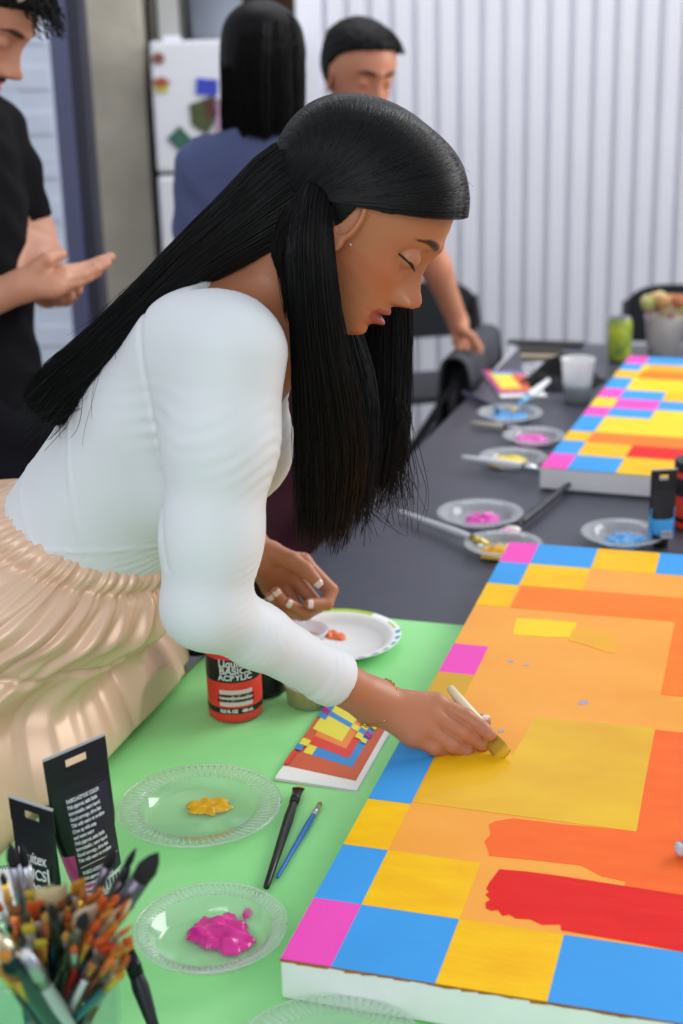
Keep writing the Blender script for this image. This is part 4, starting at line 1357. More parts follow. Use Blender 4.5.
def fast_mesh(name, V, Fq, mats, parent=None, idx=None, attrs=None, smooth=True):
    me = bpy.data.meshes.new(name)
    V = np.asarray(V, dtype=np.float32); Fq = np.asarray(Fq, dtype=np.int32)
    me.vertices.add(len(V)); me.vertices.foreach_set('co', V.ravel())
    k = Fq.shape[1]
    me.loops.add(Fq.size); me.loops.foreach_set('vertex_index', Fq.ravel())
    me.polygons.add(len(Fq)); me.polygons.foreach_set('loop_start', np.arange(0, Fq.size, k, dtype=np.int32))
    me.update(calc_edges=True)
    if smooth:
        me.polygons.foreach_set('use_smooth', np.ones(len(Fq), dtype=bool))
    for m in (mats if isinstance(mats, (list, tuple)) else [mats]):
        me.materials.append(m)
    if idx is not None:
        me.polygons.foreach_set('material_index', np.asarray(idx, dtype=np.int32))
    for an, av in (attrs or {}).items():
        at_ = me.attributes.new(an, 'FLOAT', 'POINT')
        at_.data.foreach_set('value', np.asarray(av, dtype=np.float32))
    me.validate()
    o = bpy.data.objects.new(name, me)
    COL.objects.link(o)
    if parent is not None:
        o.parent = parent
        bpy.context.view_layer.update()
        o.matrix_parent_inverse = parent.matrix_world.inverted()
    return o


def merge(parts):
    vs, fs, k = [], [], 0
    for v, f in parts:
        vs.append(v); fs.append(f + k); k += len(v)
    return np.concatenate(vs), np.concatenate(fs)


# ---- head: local frame x = face, y = the person's left, z = up, origin between the ears at eye height
def spl(xs, ys):
    """smooth interpolation of a profile"""
    xs = np.array(xs, float); ys = np.array(ys, float)
    g = np.linspace(xs[0], xs[-1], 240)
    v = np.interp(g, xs, ys)
    ker = np.hanning(15); ker /= ker.sum()
    v = np.convolve(np.pad(v, 7, mode='edge'), ker, 'valid')
    return lambda q: np.interp(q, g, v).astype(np.float32)


HP = spl([-.125, -.115, -.105, -.09, -.075, -.055, -.04, -.02, .0, .02, .04, .06, .08, .1, .115], [.055, .068, .080, .085, .086, .086, .085, .083, .085, .094, .094, .088, .074, .045, .02])
HW = spl([-.123, -.117, -.108, -.095, -.08, -.06, -.03, .0, .03, .06, .085, .105, .115], [.001, .016, .028, .038, .047, .056, .064, .067, .068, .064, .05, .025, .001])
HD = spl([-.125, -.1, -.08, -.04, .0, .04, .08, .115], [.05, .06, .075, .085, .082, .078, .07, .04])


def head_field(Q, o):
    """Q: points in head space; o: dict of shape options"""
    x, y, z = Q[..., 0], Q[..., 1], Q[..., 2]
    ay = np.abs(y)
    g = lambda u, s: np.exp(-(u / s) ** 2)
    nz = o.get('nose', 1.0)
    N = np.interp(z, [-.066, -.060, -.054, -.049, -.043, -.037, -.026, -.012, .004, .016], [0, .005, .015, .0255, .0315, .0315, .0225, .0150, .0105, .0065]).astype(np.float32) * nz
    sg = np.interp(z, [-.06, -.045, -.03, .0], [.0095, .0105, .0075, .0065]).astype(np.float32) * o.get('nosew', 1)
    N = N * (1 - sstep(z, .016, .040))
    bump = N * g(y, sg)
    bump = bump + o.get('ala', .0150) * g(ay - .0130 * o.get('nosew', 1), .0052) * g(z + .0475, .0070)
    bump = bump - .0115 * g(ay - .031, .016) * g(z - .000, .012)
    bump = bump - .0016 * g(z - .0085, .0014) * g(ay - .031, .013)
    bump = bump + .0045 * g(ay - .027, .02) * g(z - .021, .007) * o.get('brow', 1)
    bump = bump + .0055 * g(ay - .044, .016) * g(z + .032, .016)
    lp = o.get('lip', 1.0)
    bump = bump + lp * (.0100 * g(z + .0672, .0048) * g(ay, .019) + .0115 * g(z + .0800, .0052) * g(ay, .017) - .0060 * g(z + .0738, .0016) * g(ay, .022))
    bump = bump - .0025 * g(z + .0905, .005) * g(ay, .02) + .0035 * g(z + .102, .009) * g(ay, .017)
    bump = bump - .0015 * g(y, .003) * g(z + .060, .004)
    xs = x - bump
    k = o.get('jaw', .5)
    ze = z - k * np.maximum(0, .072 - xs) * (1 - sstep(z, -.08, .0))
    W = HW(ze) * o.get('width', 1.0); D = HD(z); Pf = HP(z)
    xc = Pf - D
    dx = xs - xc
    Db = np.where(dx > 0, D, .085)
    rho = np.sqrt((dx / Db) ** 2 + (y / np.maximum(W, 1e-3)) ** 2)
    face = (rho - 1) * np.maximum(np.minimum(W, D), .03) * .8
    face = np.maximum(face, -(z + .124)); face = np.maximum(face, (z - .080) * .9)
    cran = sd_ell(Q, (-.014, 0, .030), o.get('cran', (.098, .0735 * o.get('width', 1.0), .084)))
    d = smin(face, cran, .018)
    # eyeballs under the lids
    for s in (-1, 1):
        d = smin(d, np.linalg.norm(Q - V3((.0712, s * .031, -.0015)), axis=-1) - .0135, .003)
        # ears
        q = Q - V3((-.008, s * (.0735 * o.get('width', 1.0)), -.004))
        c_, s_ = math.cos(s * .42), math.sin(s * .42)
        ex = q[..., 0] * c_ + q[..., 1] * s_; ey = -q[..., 0] * s_ + q[..., 1] * c_
        ez = q[..., 2] + .15 * q[..., 0]
        outer = np.sqrt((ex / .0185) ** 2 + ((ez - .004) / .030) ** 2)
        low = np.sqrt(((ex - .004) / .0105) ** 2 + ((ez + .022) / .0135) ** 2)
        rr_ = np.minimum(outer, low)
        disc = np.maximum((rr_ - 1) * .014, np.abs(ey) - .0042)
        scoop = np.maximum((np.sqrt(((ex - .002) / .0115) ** 2 + ((ez - .004) / .021) ** 2) - 1) * .010, -(s * ey) - .0008)
        disc = smax(disc, -scoop, .003)
        d = smin(d, disc, .006)
    return d


def to_local(P, M):
    Mi = np.array(M.inverted(), dtype=np.float32)
    return P @ Mi[:3, :3].T + Mi[:3, 3]


def skin_mat(name, rgb, lip, blush=None, rough=0.42):
    m = mat(name, rgb, rough, var=0.0, sss=0.12, spec=0.45)
    nt = m.node_tree; b = nt.nodes['Principled BSDF']
    n = nt.nodes.new('ShaderNodeTexNoise'); n.inputs['Scale'].default_value = 14; n.inputs['Detail'].default_value = 4
    tc = [x for x in nt.nodes if x.type == 'TEX_COORD'][0]
    nt.links.new(tc.outputs['Object'], n.inputs['Vector'])
    base = nt.nodes.new('ShaderNodeMix'); base.data_type = 'RGBA'
    c = lin(rgb)
    base.inputs['A'].default_value = c
    base.inputs['B'].default_value = (c[0] * .88, c[1] * .80, c[2] * .78, 1)
    nt.links.new(n.outputs['Fac'], base.inputs['Factor'])
    prev = base.outputs['Result']
    for an, colr in (('lip', lip), ('brow', (24, 17, 15)), ('blush', blush or (rgb[0], int(rgb[1] * .8), int(rgb[2] * .78)))):
        a = nt.nodes.new('ShaderNodeAttribute'); a.attribute_name = an
        mx = nt.nodes.new('ShaderNodeMix'); mx.data_type = 'RGBA'
        nt.links.new(a.outputs['Fac'], mx.inputs['Factor'])
        nt.links.new(prev, mx.inputs['A']); mx.inputs['B'].default_value = lin(colr)
        prev = mx.outputs['Result']
    nt.links.new(prev, b.inputs['Base Color'])
    bp = nt.nodes.new('ShaderNodeBump'); bp.inputs['Strength'].default_value = 0.12; bp.inputs['Distance'].default_value = 0.002
    n2 = nt.nodes.new('ShaderNodeTexNoise'); n2.inputs['Scale'].default_value = 420
    nt.links.new(tc.outputs['Object'], n2.inputs['Vector']); nt.links.new(n2.outputs['Fac'], bp.inputs['Height']); nt.links.new(bp.outputs[0], b.inputs['Normal'])
    return m


def head_attrs(Q, beard=False, browk=1.0):
    x, y, z = Q[:, 0], Q[:, 1], Q[:, 2]
    ay = np.abs(y)
    f = (x > .04)
    zc = -.0738 + .001 * np.cos(ay * 160)
    up = -.0640 - .10 * np.maximum(ay - .006, 0) - .0009 * (ay < .0035)
    lo = -.0868 + .35 * np.maximum(ay - .008, 0)
    lip = sstep(up - z, -.0004, .0008) * sstep(z - lo, -.0004, .0012) * (ay < .0245) * f
    # brow: an arch that tapers outward
    bc = .0195 + .0045 * np.sin((ay - .012) / .034 * math.pi * .62) - .0035 * sstep(ay, .040, .052)
    bw = .0050 * (1 - .65 * sstep(ay, .030, .052)) * (.62 + .38 * sstep(ay, .010, .024)) * browk
    brow = (1 - sstep(np.abs(z - bc), bw * .55, bw * 1.15)) * sstep(ay, .009, .014) * (1 - sstep(ay, .048, .054)) * f
    blush = .55 * np.exp(-(((ay - .046) / .018) ** 2 + ((z + .035) / .018) ** 2)) + .35 * np.exp(-((ay / .012) ** 2 + ((z + .045) / .01) ** 2)) * (x > .1)
    return lip, brow * .95, blush


def strands_mesh(paths, r0, r1, nside=3):
    """paths: (N, K, 3) array of polylines, tubes that taper"""
    Pth = np.asarray(paths, dtype=np.float32)
    N, K, _ = Pth.shape
    T = np.gradient(Pth, axis=1)
    T /= np.maximum(np.linalg.norm(T, axis=-1, keepdims=True), 1e-9)
    ref = np.array([.31, .95, .05], dtype=np.float32)
    A = np.cross(T, ref); A /= np.maximum(np.linalg.norm(A, axis=-1, keepdims=True), 1e-6)
    B = np.cross(T, A)
    rad = np.linspace(r0, r1, K, dtype=np.float32)[None, :, None]
    rings = []
    for j in range(nside):
        w = 2 * math.pi * j / nside
        rings.append(Pth + rad * (A * math.cos(w) + B * math.sin(w)))
    V = np.stack(rings, 2).reshape(-1, 3)
    i = np.arange(N)[:, None, None]; k = np.arange(K - 1)[None, :, None]; j = np.arange(nside)[None, None, :]
    jn = (j + 1) % nside
    q = lambda kk, jj: (i * K + kk) * nside + jj
    F_ = np.stack(np.broadcast_arrays(q(k, j), q(k, jn), q(k + 1, jn), q(k + 1, j)), -1).reshape(-1, 4)
    return V, F_


def catmull(pts, n):
    pts = np.asarray(pts, dtype=np.float64)
    P_ = np.vstack([2 * pts[0] - pts[1], pts, 2 * pts[-1] - pts[-2]])
    out = []
    m = len(pts) - 1
    for s in np.linspace(0, m, n):
        i = min(int(s), m - 1); t = s - i
        p0, p1, p2, p3 = P_[i], P_[i + 1], P_[i + 2], P_[i + 3]
        out.append(0.5 * ((2 * p1) + (-p0 + p2) * t + (2 * p0 - 5 * p1 + 4 * p2 - p3) * t * t + (-p0 + 3 * p1 - 3 * p2 + p3) * t ** 3))
    return np.array(out)


def lock(ctrl, n, K=18, core=0.8, wob=0.004, endvar=0.12, rs=None, clump=0.0, wisp=0.03):
    """ctrl rows: centre (3), side axis (3), half width, half depth.  Returns strand paths and a solid core."""
    rs = rs or rng
    C = catmull([list(c[0]) + list(c[1]) + [c[2], c[3]] for c in ctrl], K)
    ctr, side, hw, hd = C[:, :3], C[:, 3:6], C[:, 6], C[:, 7]
    side /= np.linalg.norm(side, axis=1, keepdims=True)
    T = np.gradient(ctr, axis=0); T /= np.linalg.norm(T, axis=1, keepdims=True)
    side = side - T * (side * T).sum(1, keepdims=True); side /= np.linalg.norm(side, axis=1, keepdims=True)
    dep = np.cross(T, side)
    a = rs.uniform(0, 2 * math.pi, n); r = rs.uniform(0.45, 1.0, n) ** 0.5
    u, v = r * np.cos(a), r * np.sin(a)
    ph = rs.uniform(0, 6.28, n); fr_ = rs.uniform(0.6, 1.6, n)
    s = np.linspace(0, 1, K)
    endv = 1 - rs.uniform(0, endvar, n) ** 1.0
    ss = s[None, :] * endv[:, None]
    def samp(arr):
        return np.stack([np.interp(ss.ravel(), s, arr[:, i]) for i in range(3)], -1).reshape(n, K, 3) if arr.ndim == 2 else np.interp(ss.ravel(), s, arr).reshape(n, K)
    cc, sd, dd, ww, hh = samp(ctr), samp(side), samp(dep), samp(hw), samp(hd)
    wv = wob * np.sin(ph[:, None] + ss * 6.28 * fr_[:, None]) * ss
    sp = 1 + wisp * rs.standard_normal(n)[:, None] * ss * 2
    paths = cc + sd * ((u[:, None] * ww * sp + wv)[..., None]) + dd * ((v[:, None] * hh * sp)[..., None])
    if clump:
        kk = rs.integers(0, max(2, int(n / 40)), n)
        cm = np.zeros_like(paths)
        for c_ in range(kk.max() + 1):
            m = kk == c_
            if m.any():
                j = np.argmax(m)
                cm[m] = paths[j]
        paths = paths * (1 - clump * ss[..., None]) + cm * clump * ss[..., None]
    NS = 20
    rings = []
    for k in range(NS):
        w = 2 * math.pi * k / NS
        tp = core * np.clip((.88 - s) / .38, 0, 1) ** .5
        rings.append(ctr + side * (hw * tp * math.cos(w))[:, None] + dep * (hd * tp * math.sin(w))[:, None])
    Vc = np.stack(rings, 1).reshape(-1, 3)
    i = np.arange(K - 1)[:, None]; j = np.arange(NS)[None, :]
    Fc = np.stack(np.broadcast_arrays(i * NS + j, i * NS + (j + 1) % NS, (i + 1) * NS + (j + 1) % NS, (i + 1) * NS + j), -1).reshape(-1, 4)
    return paths, (Vc, Fc)


M_hair = mat('black_hair', (9, 8, 9), 0.42, spec=0.32)
M_hair2 = mat('dark_hair', (14, 12, 14), 0.55, spec=0.18)


def hand_field(P, wrist, fore, fingers, palm_r=0.012, wr=0.025, kf=0.006, kw=0.014):
    """fingers: list of (joint points, radii); first joint lies at the knuckle"""
    d = None
    if fore is not None:
        d = sd_capsule(P, fore[0], wrist, fore[1], wr)
    pal = None
    for pts, rad in fingers:
        e = sd_capsule(P, wrist, pts[0], wr * .62, palm_r)
        pal = e if pal is None else smin(pal, e, 0.016)
    d = pal if d is None else smin(d, pal, kw)
    out = d
    fing = None
    for pts, rad in fingers:
        e = sd_chain(P, pts, rad, 0.003)
        fing = e if fing is None else smin(fing, e, 0.0012)
    return smin(out, fing, kf)


def bbox(pts, pad):
    a = np.array([list(p) for p in pts])
    return a.min(0) - pad, a.max(0) + pad
# ------------------------------------------------------------------ the woman painting
M_skin = skin_mat('brown_skin', (188, 126, 92), (160, 78, 72))
woman = empty('person', tb(-0.62, 0.5, 0), 'woman in white long-sleeved top and satin skirt, bending to paint the canvas', 'person')
pU, pV = TU.copy(), TV.copy()              # forward (across the table) and to her left (away from the camera)

# head frame: looking down across the table
HTH = math.radians(37)
yaw = math.radians(14)
fwd0 = (pU * math.cos(yaw) + pV * math.sin(yaw))
lat = (pV * math.cos(yaw) - pU * math.sin(yaw))
hx = fwd0 * math.cos(HTH) - Vector((0, 0, 1)) * math.sin(HTH)
hz = fwd0 * math.sin(HTH) + Vector((0, 0, 1)) * math.cos(HTH)
HC = at(356, 212, 1.60)
HS = 1.02
HM = Matrix(((hx.x, lat.x, hz.x, 0), (hx.y, lat.y, hz.y, 0), (hx.z, lat.z, hz.z, 0), (0, 0, 0, 1)))
HM = Matrix.Translation(HC) @ HM @ Matrix.Scale(HS, 4)
WOPT = dict(nose=1.0, nosew=0.95, jaw=.5, width=.96, cran=(.0925, .0705, .0765))


def hl(x, y, z):
    return HM @ Vector((x, y, z))


# torso frame
waist = at(84, 552, 1.68)
neckb = at(262, 292, 1.63)
ax = (neckb - waist).normalized()
tl = (pV - ax * pV.dot(ax)).normalized()
tf = tl.cross(ax).normalized() * -1
if tf.dot(pU) < 0:
    tf = -tf
RT = np.array([[tf.x, tl.x, ax.x], [tf.y, tl.y, ax.y], [tf.z, tl.z, ax.z]], dtype=np.float32)
TLN = (neckb - waist).length


def tt(f, l, a):
    """torso coordinates: forward, left, along the spine from the waist"""
    return waist + tf * f + tl * l + ax * a


shR = at(229, 350, 1.485)
elR = at(205, 606, 1.435)
wrR = at(373, 701, 1.545)
shL = tt(0.0, .17, TLN - .045)
elL = at(186, 468, 1.99)
wrL = at(256, 556, 1.85)
cufR = elR.lerp(wrR, .78)


def torso_field(P):
    d = sd_ell(P, tt(-.004, 0, .0), (.106, .132, .13), RT)
    d = smin(d, sd_ell(P, tt(.0, 0, .14), (.104, .138, .13), RT), .06)
    d = smin(d, sd_ell(P, tt(-.002, 0, .245), (.104, .155, .10), RT), .06)
    d = smin(d, sd_capsule(P, tt(-.006, -.12, TLN - .058), tt(-.006, .12, TLN - .058), .057, .057), .07)
    for s in (-1, 1):
        d = smin(d, sd_ell(P, tt(.078, s * .072, .205), (.058, .062, .066), RT), .04)
    return d


def arms_field(P):
    r = sd_chain(P, [shR, shR.lerp(elR, .35), shR.lerp(elR, .72), elR], [.058, .0525, .0455, .042], .03)
    r = smin(r, sd_chain(P, [elR, elR.lerp(wrR, .3), elR.lerp(wrR, .72), wrR], [.039, .0300, .0262, .0240], .015), .018)
    l = sd_chain(P, [shL, shL.lerp(elL, .5), elL], [.06, .05, .042], .03)
    l = smin(l, sd_chain(P, [elL, elL.lerp(wrL, .4), wrL], [.042, .042, .026], .02), .02)
    return r, l


def neck_field(P):
    nb = neckb - ax * .015
    d = sd_capsule(P, nb, hl(-.022, 0, -.045), .056, .052)
    d = smin(d, sd_capsule(P, nb - ax * .03 + tf * .01, nb - ax * .02, .075, .06), .05)
    return d


def bodyw(P):
    t = torso_field(P)
    r, l = arms_field(P)
    d = smin(t, r, .035)
    d = smin(d, l, .035)
    return smin(d, neck_field(P), .05)


# wrinkles of the stretch cloth: bands across the arm at the elbow, armpit and cuff
def creases(P):
    a = V3(elR); fw = V3((wrR - elR).normalized()); up_ = V3((shR - elR).normalized())
    s1 = (P - a) @ fw; s0 = (P - a) @ up_
    inner = V3(((wrR - elR).normalized() + (shR - elR).normalized()).normalized())
    q = (P - a) @ inner
    lat_ = P @ V3(pV)
    w = np.zeros(P.shape[:-1], dtype=np.float32)
    fore_m = sstep(s1, .03, .08) * (1 - sstep(s1, .18, .22))
    ns = np.sin(P[..., 0] * 61 + 2 * np.sin(P[..., 2] * 43)) * np.sin(P[..., 1] * 53 + P[..., 2] * 71)
    ns = .35 + .65 * np.clip(ns + .3, 0, 1)
    w += .0012 * ns * fore_m * (.4 + .6 * np.sin(lat_ * 37 + s1 * 31)) * np.sin((s1 + .22 * q + .010 * np.sin(lat_ * 45 + s1 * 19)) * 470)
    el_m = np.exp(-((s0 - .03) / .05) ** 2) * np.exp(-((s1 - .03) / .06) ** 2)
    w += .0014 * ns * el_m * np.sin((s1 * .8 - s0 * .8 + .006 * np.sin(lat_ * 60)) * 520)
    up_m = np.exp(-((s0 - .17) / .05) ** 2) * sstep(q, .02, .06)
    w += .0009 * ns * up_m * np.sin((s0 - .35 * q + .01 * np.sin(lat_ * 50)) * 420)
    # seam round the armhole, and soft pulls over the ribs
    f_, l_, a_ = (P - V3(waist)) @ V3(tf), (P - V3(waist)) @ V3(tl), (P - V3(waist)) @ V3(ax)
    arm = np.abs(((P - V3(shR)) @ V3((shR - elR).normalized())) * .55 + f_ * .75 + .035 + .0 * l_)
    seam = np.exp(-(arm / .0022) ** 2) * (l_ < -.06) * (a_ > .17)
    w -= .0024 * seam
    rib = np.exp(-(np.abs(a_ - .10 + f_ * 1.05) / .0028) ** 2) + .8 * np.exp(-(np.abs(a_ - .055 - f_ * .75) / .0026) ** 2) + .7 * np.exp(-(np.abs(a_ - .03 + f_ * .35) / .0022) ** 2)
    w += .0020 * rib * (l_ < 0) * (f_ < .085)
    return w


NKC = V3(neckb + tf * .015 + ax * .02)


def top_field(P):
    d = bodyw(P)
    # where cloth covers: below the neckline, before the cuffs, above the waistband
    q = P - NKC
    axq = q @ V3((ax * .80 + tf * .60).normalized())
    rad = np.linalg.norm(q - axq[..., None] * V3((ax * .80 + tf * .60).normalized()), axis=-1)
    neckz = sstep(axq, -.052, -.046) * (1 - sstep(rad, .135, .145))
    cuffR = sstep((P - V3(elR)) @ V3((wrR - elR).normalized()), (cufR - elR).length - .001, (cufR - elR).length + .001)
    nearR = (1 - sstep(sd_capsule(P, elR, wrR, .05, .03), .03, .04))
    cl = elL.lerp(wrL, .80)
    cuffL = sstep((P - V3(elL)) @ V3((wrL - elL).normalized()), (cl - elL).length - .001, (cl - elL).length + .001) * (1 - sstep(sd_capsule(P, elL, wrL, .05, .03), .03, .04))
    below = 1 - sstep((P - V3(waist)) @ V3(ax), -.02, -.015)
    out = np.maximum(np.maximum(neckz, cuffR * nearR), np.maximum(cuffL, below))
    return d - (.0042 * (1 - out) - .006 * out) - creases(P) * (1 - out)


# hips and legs under the skirt
hipc = tb(-0.60, 0.50, 0.88)
footR, footL = tb(-0.58, 0.36, 0.03), tb(-0.66, 0.62, 0.03)


def legs_field(P):
    d = sd_ell(P, hipc, (.12, .155, .13))
    d = smin(d, sd_ell(P, tt(0, 0, -.04), (.098, .128, .1), RT), .08)
    for s, ft in ((-1, footR), (1, footL)):
        h0 = hipc + TV * s * .08
        kn = h0.lerp(ft, .5) + TU * .02
        d = smin(d, sd_chain(P, [h0, kn, ft + Vector((0, 0, .06))], [.085, .055, .036], .03), .05)
        d = smin(d, sd_capsule(P, ft + Vector((0, 0, .02)) - TU * .04, ft + TU * .14 + Vector((0, 0, .0)), .035, .025), .03)
    return d


# hands ---------------------------------------------------------------
def J(*rows):
    return [at(*r) for r in rows]


Rf = [(J((436, 703, 1.553), (466, 717, 1.542), (482, 728, 1.532), (490, 735, 1.522)), [.0115, .0098, .0088, .0078]),
      (J((432, 716, 1.540), (464, 733, 1.532), (482, 743, 1.534), (484, 748, 1.545)), [.0115, .0100, .0090, .0080]),
      (J((424, 728, 1.530), (452, 745, 1.524), (466, 751, 1.530), (462, 752, 1.545)), [.0110, .0095, .0085, .0076]),
      (J((412, 737, 1.524), (434, 748, 1.522), (446, 751, 1.532), (442, 750, 1.545)), [.0100, .0086, .0078, .0070]),
      (J((392, 700, 1.572), (430, 706, 1.590), (462, 716, 1.585), (484, 722, 1.568)), [.014, .0118, .0105, .0085])]
Lf = [(J((303, 562, 1.865), (331, 590, 1.855), (327, 604, 1.838), (309, 604, 1.822)), [.0115, .0100, .0088, .0078]),
      (J((292, 575, 1.872), (318, 606, 1.858), (306, 614, 1.836), (288, 603, 1.822)), [.0115, .0100, .0088, .0078]),
      (J((281, 584, 1.872), (301, 614, 1.852), (290, 613, 1.832), (276, 592, 1.820)), [.0108, .0095, .0084, .0074]),
      (J((270, 588, 1.868), (284, 612, 1.848), (276, 607, 1.832), (270, 596, 1.824)), [.0098, .0086, .0076, .0068]),
      (J((272, 552, 1.842), (292, 560, 1.826), (306, 570, 1.818), (317, 582, 1.815)), [.014, .0118, .0105, .0085])]


def palmR(P):
    d = hand_field(P, wrR, (elR.lerp(wrR, .75), .0262), Rf, palm_r=.0125, wr=.0255, kf=.006)
    return d


def palmL(P):
    return hand_field(P, wrL, (elL.lerp(wrL, .6), .034), Lf, palm_r=.0125, wr=.025, kf=.006)


parts = []
# arms and hands, fine
for fn, el, wr_, ff in ((palmR, elR, wrR, Rf), (palmL, elL, wrL, Lf)):
    pts = [el.lerp(wr_, .6), wr_] + [p for f_ in ff for p in f_[0]]
    lo, hi = bbox(pts, .045)
    v, f = surface_nets(fn, lo, hi, .0019)
    parts.append((v, f))
n_arm = sum(len(p[0]) for p in parts)
# head and neck, fine
lo, hi = bbox([hl(x, y, z) for x in (-.125, .135) for y in (-.09, .09) for z in (-.13, .125)] + [neckb], .02)


def headneck(P):
    h = head_field(to_local(P, HM), WOPT) * HS
    n = neck_field(P)
    t = torso_field(P)
    return smin(smin(h, n, .014), smin(t, n, .05), .004)


v, f = surface_nets(headneck, lo, hi, .0021)
parts.append((v, f))
hv0 = n_arm; hv1 = n_arm + len(v)
# trunk and upper arms, coarse, inside the clothes
lo, hi = bbox([waist, neckb, shR, elR, shL, elL, tt(.13, 0, .2), tt(-.1, 0, .2), tt(0, -.15, 0), tt(0, .15, 0)], .09)
v, f = surface_nets(lambda P: bodyw(P), lo, hi, .0055)
parts.append((v, f))
lo, hi = bbox([hipc + Vector((.2, .2, .14)), hipc - Vector((.2, .2, .1)), footR, footL, footL + TU * .16], .05)
v, f = surface_nets(legs_field, lo, hi, .012)
parts.append((v, f))
V, Fq = merge(parts)
Ql = to_local(V.astype(np.float32), HM)
lip, brow, blush = head_attrs(Ql)
m_ = np.zeros(len(V)); m_[hv0:hv1] = 1
body = fast_mesh('body', V, Fq, M_skin, woman, attrs={'lip': lip * m_, 'brow': brow * m_, 'blush': blush * m_})

M_top = mat('white_stretch_fabric', (222, 226, 230), 0.62, var=0.02, scale=20, sheen=0.1, bump=0.05, bscale=900)
lo, hi = bbox([waist, neckb, shR, elR, cufR, shL, elL, wrL, tt(.14, 0, .2), tt(-.1, 0, .2), tt(0, -.15, 0), tt(0, .15, 0), tt(0, 0, -.09)], .07)
v, f = surface_nets(top_field, lo, hi, .0034)
fast_mesh('long_sleeved_top', v, f, M_top, woman)

# skirt: rings from the tilted waistband down to a level hem
M_satin = mat('champagne_satin', (232, 198, 170), 0.36, rgb2=(226, 188, 160), scale=6, spec=0.6, metal=0.18)
WB = tt(-.004, 0, .062)
rings = []
NA = 560
levels = []
hemz = .36
NL = 130
for i in range(NL + 1):
    s = i / NL
    drop = s
    levels.append(s ** 1.25)
Vs = []
th = np.linspace(0, 2 * math.pi, NA, endpoint=False)
rs = np.random.default_rng(4)
phs = rs.uniform(0, 6.28, 12)


def ridges(n, wmin, wmax, seed, skew=.5):
    g = np.random.default_rng(seed)
    c_ = (np.arange(n) + g.uniform(-.38, .38, n)) * 2 * math.pi / n
    w_ = g.uniform(wmin, wmax, n) * 2 * math.pi / n
    h_ = g.uniform(.35, 1.0, n)
    f_ = np.zeros(NA)
    for a_, b_, k_ in zip(c_, w_, h_):
        d_ = (th - a_ + math.pi) % (2 * math.pi) - math.pi
        f_ = np.maximum(f_, k_ * np.exp(-np.abs(d_ / (b_ * np.where(d_ > 0, 1 + skew, 1 - skew * .5))) ** 2.0))
    return f_ - f_.mean()


RSM, RM1, RM2, RB1, RB2 = ridges(64, .22, .5, 3), ridges(40, .28, .55, 8), ridges(33, .25, .6, 9, .8), ridges(21, .3, .6, 15, .9), ridges(15, .35, .6, 31, .6)
for s in levels:
    # s 0: waistband, .09: first gathering seam, .30: second seam, 1: hem
    k = sstep(np.float64(s), 0, .35)
    zdrop = s * .66
    c_ax = WB - ax * (zdrop * (1 - k))
    cen = Vector(WB) + (-ax) * (min(zdrop, .10)) * (1 - k * .4)
    cen = Vector((cen.x, cen.y, WB.z - zdrop * (.93)))
    tgt = tb(-.610, .485, 0)
    cen.x += (tgt.x - cen.x) * k; cen.y += (tgt.y - cen.y) * k
    n_tilt = 1 - sstep(np.float64(s), 0, .45)
    n_tilt *= .62
    a_dir = (tf * n_tilt + pU * (1 - n_tilt)).normalized()
    b_dir = (tl * n_tilt + pV * (1 - n_tilt)).normalized()
    flare = sstep(np.float64(s), 0.0, .13)
    ra = .102 + .092 * flare + .085 * sstep(np.float64(s), .08, .6)
    rb = .130 + .090 * flare + .185 * sstep(np.float64(s), .06, .5)
    small = RSM * 1.6
    mid = (RM1 * (1 - sstep(np.float64(s), .1, .28)) + RM2 * sstep(np.float64(s), .1, .28)) * 2.0
    bigf = (RB1 * (1 - .6 * sstep(np.float64(s), .3, .8)) + RB2 * sstep(np.float64(s), .25, .8)) * 1.7
    a0 = (.0045 * (1 - sstep(np.float64(s), .05, .10)) + .0008) * sstep(np.float64(s), -.004, .015)
    a1 = .0085 * sstep(np.float64(s), .02, .10) * (1 - .6 * sstep(np.float64(s), .19, .45))
    a2 = .016 * sstep(np.float64(s), .05, .30) + .012 * sstep(np.float64(s), .25, .8)
    seam1 = -.007 * math.exp(-((s - .050) / .007) ** 2)
    seam2 = -.006 * math.exp(-((s - .195) / .006) ** 2) + .004 * sstep(np.float64(s), .19, .21) * math.exp(-max(0, s - .21) * 6)
    puff = .008 * math.exp(-((s - .025) / .014) ** 2)
    r = a0 * small + a1 * mid + a2 * bigf + seam1 + seam2 + puff
    X = (ra + r) * np.cos(th); Y_ = (rb + r) * np.sin(th)
    pt = np.array(cen)[None] + X[:, None] * np.array(a_dir)[None] + Y_[:, None] * np.array(b_dir)[None]
    # cloth resting against the table's edge
    du = (pt - np.array(T0)) @ np.array(TU)
    lim = -.402 + .048 * sstep(pt[:, 2], .742, .765) + .14 * sstep(pt[:, 2], .80, .93)
    over = np.maximum(0, du - lim)
    pt = pt - (over * (1 - np.exp(-over * 0 - 3)))[:, None] * np.array(TU)[None]
    Vs.append(pt)
Vs = np.concatenate(Vs)
i = np.arange(NL)[:, None]; j = np.arange(NA)[None]
Fs = np.stack(np.broadcast_arrays(i * NA + j, i * NA + (j + 1) % NA, (i + 1) * NA + (j + 1) % NA, (i + 1) * NA + j), -1).reshape(-1, 4)[:, ::-1]
sk = fast_mesh('satin_skirt', Vs, Fs, M_satin, woman)

# hair -----------------------------------------------------------------
def capfn(Q):
    return head_field(Q, WOPT)


def cap_shape(Q):
    h = sd_ell(Q, (-.011, 0, .028), (.0960, .0725, .0800))
    h = smin(h, sd_ell(Q, (.010, 0, .020), (.086, .066, .080)), .02)
    return h * HS - (.0045 + .003 * sstep(Q[..., 2], .02, .09) + .0075 * sstep(Q[..., 0], .0, .07))


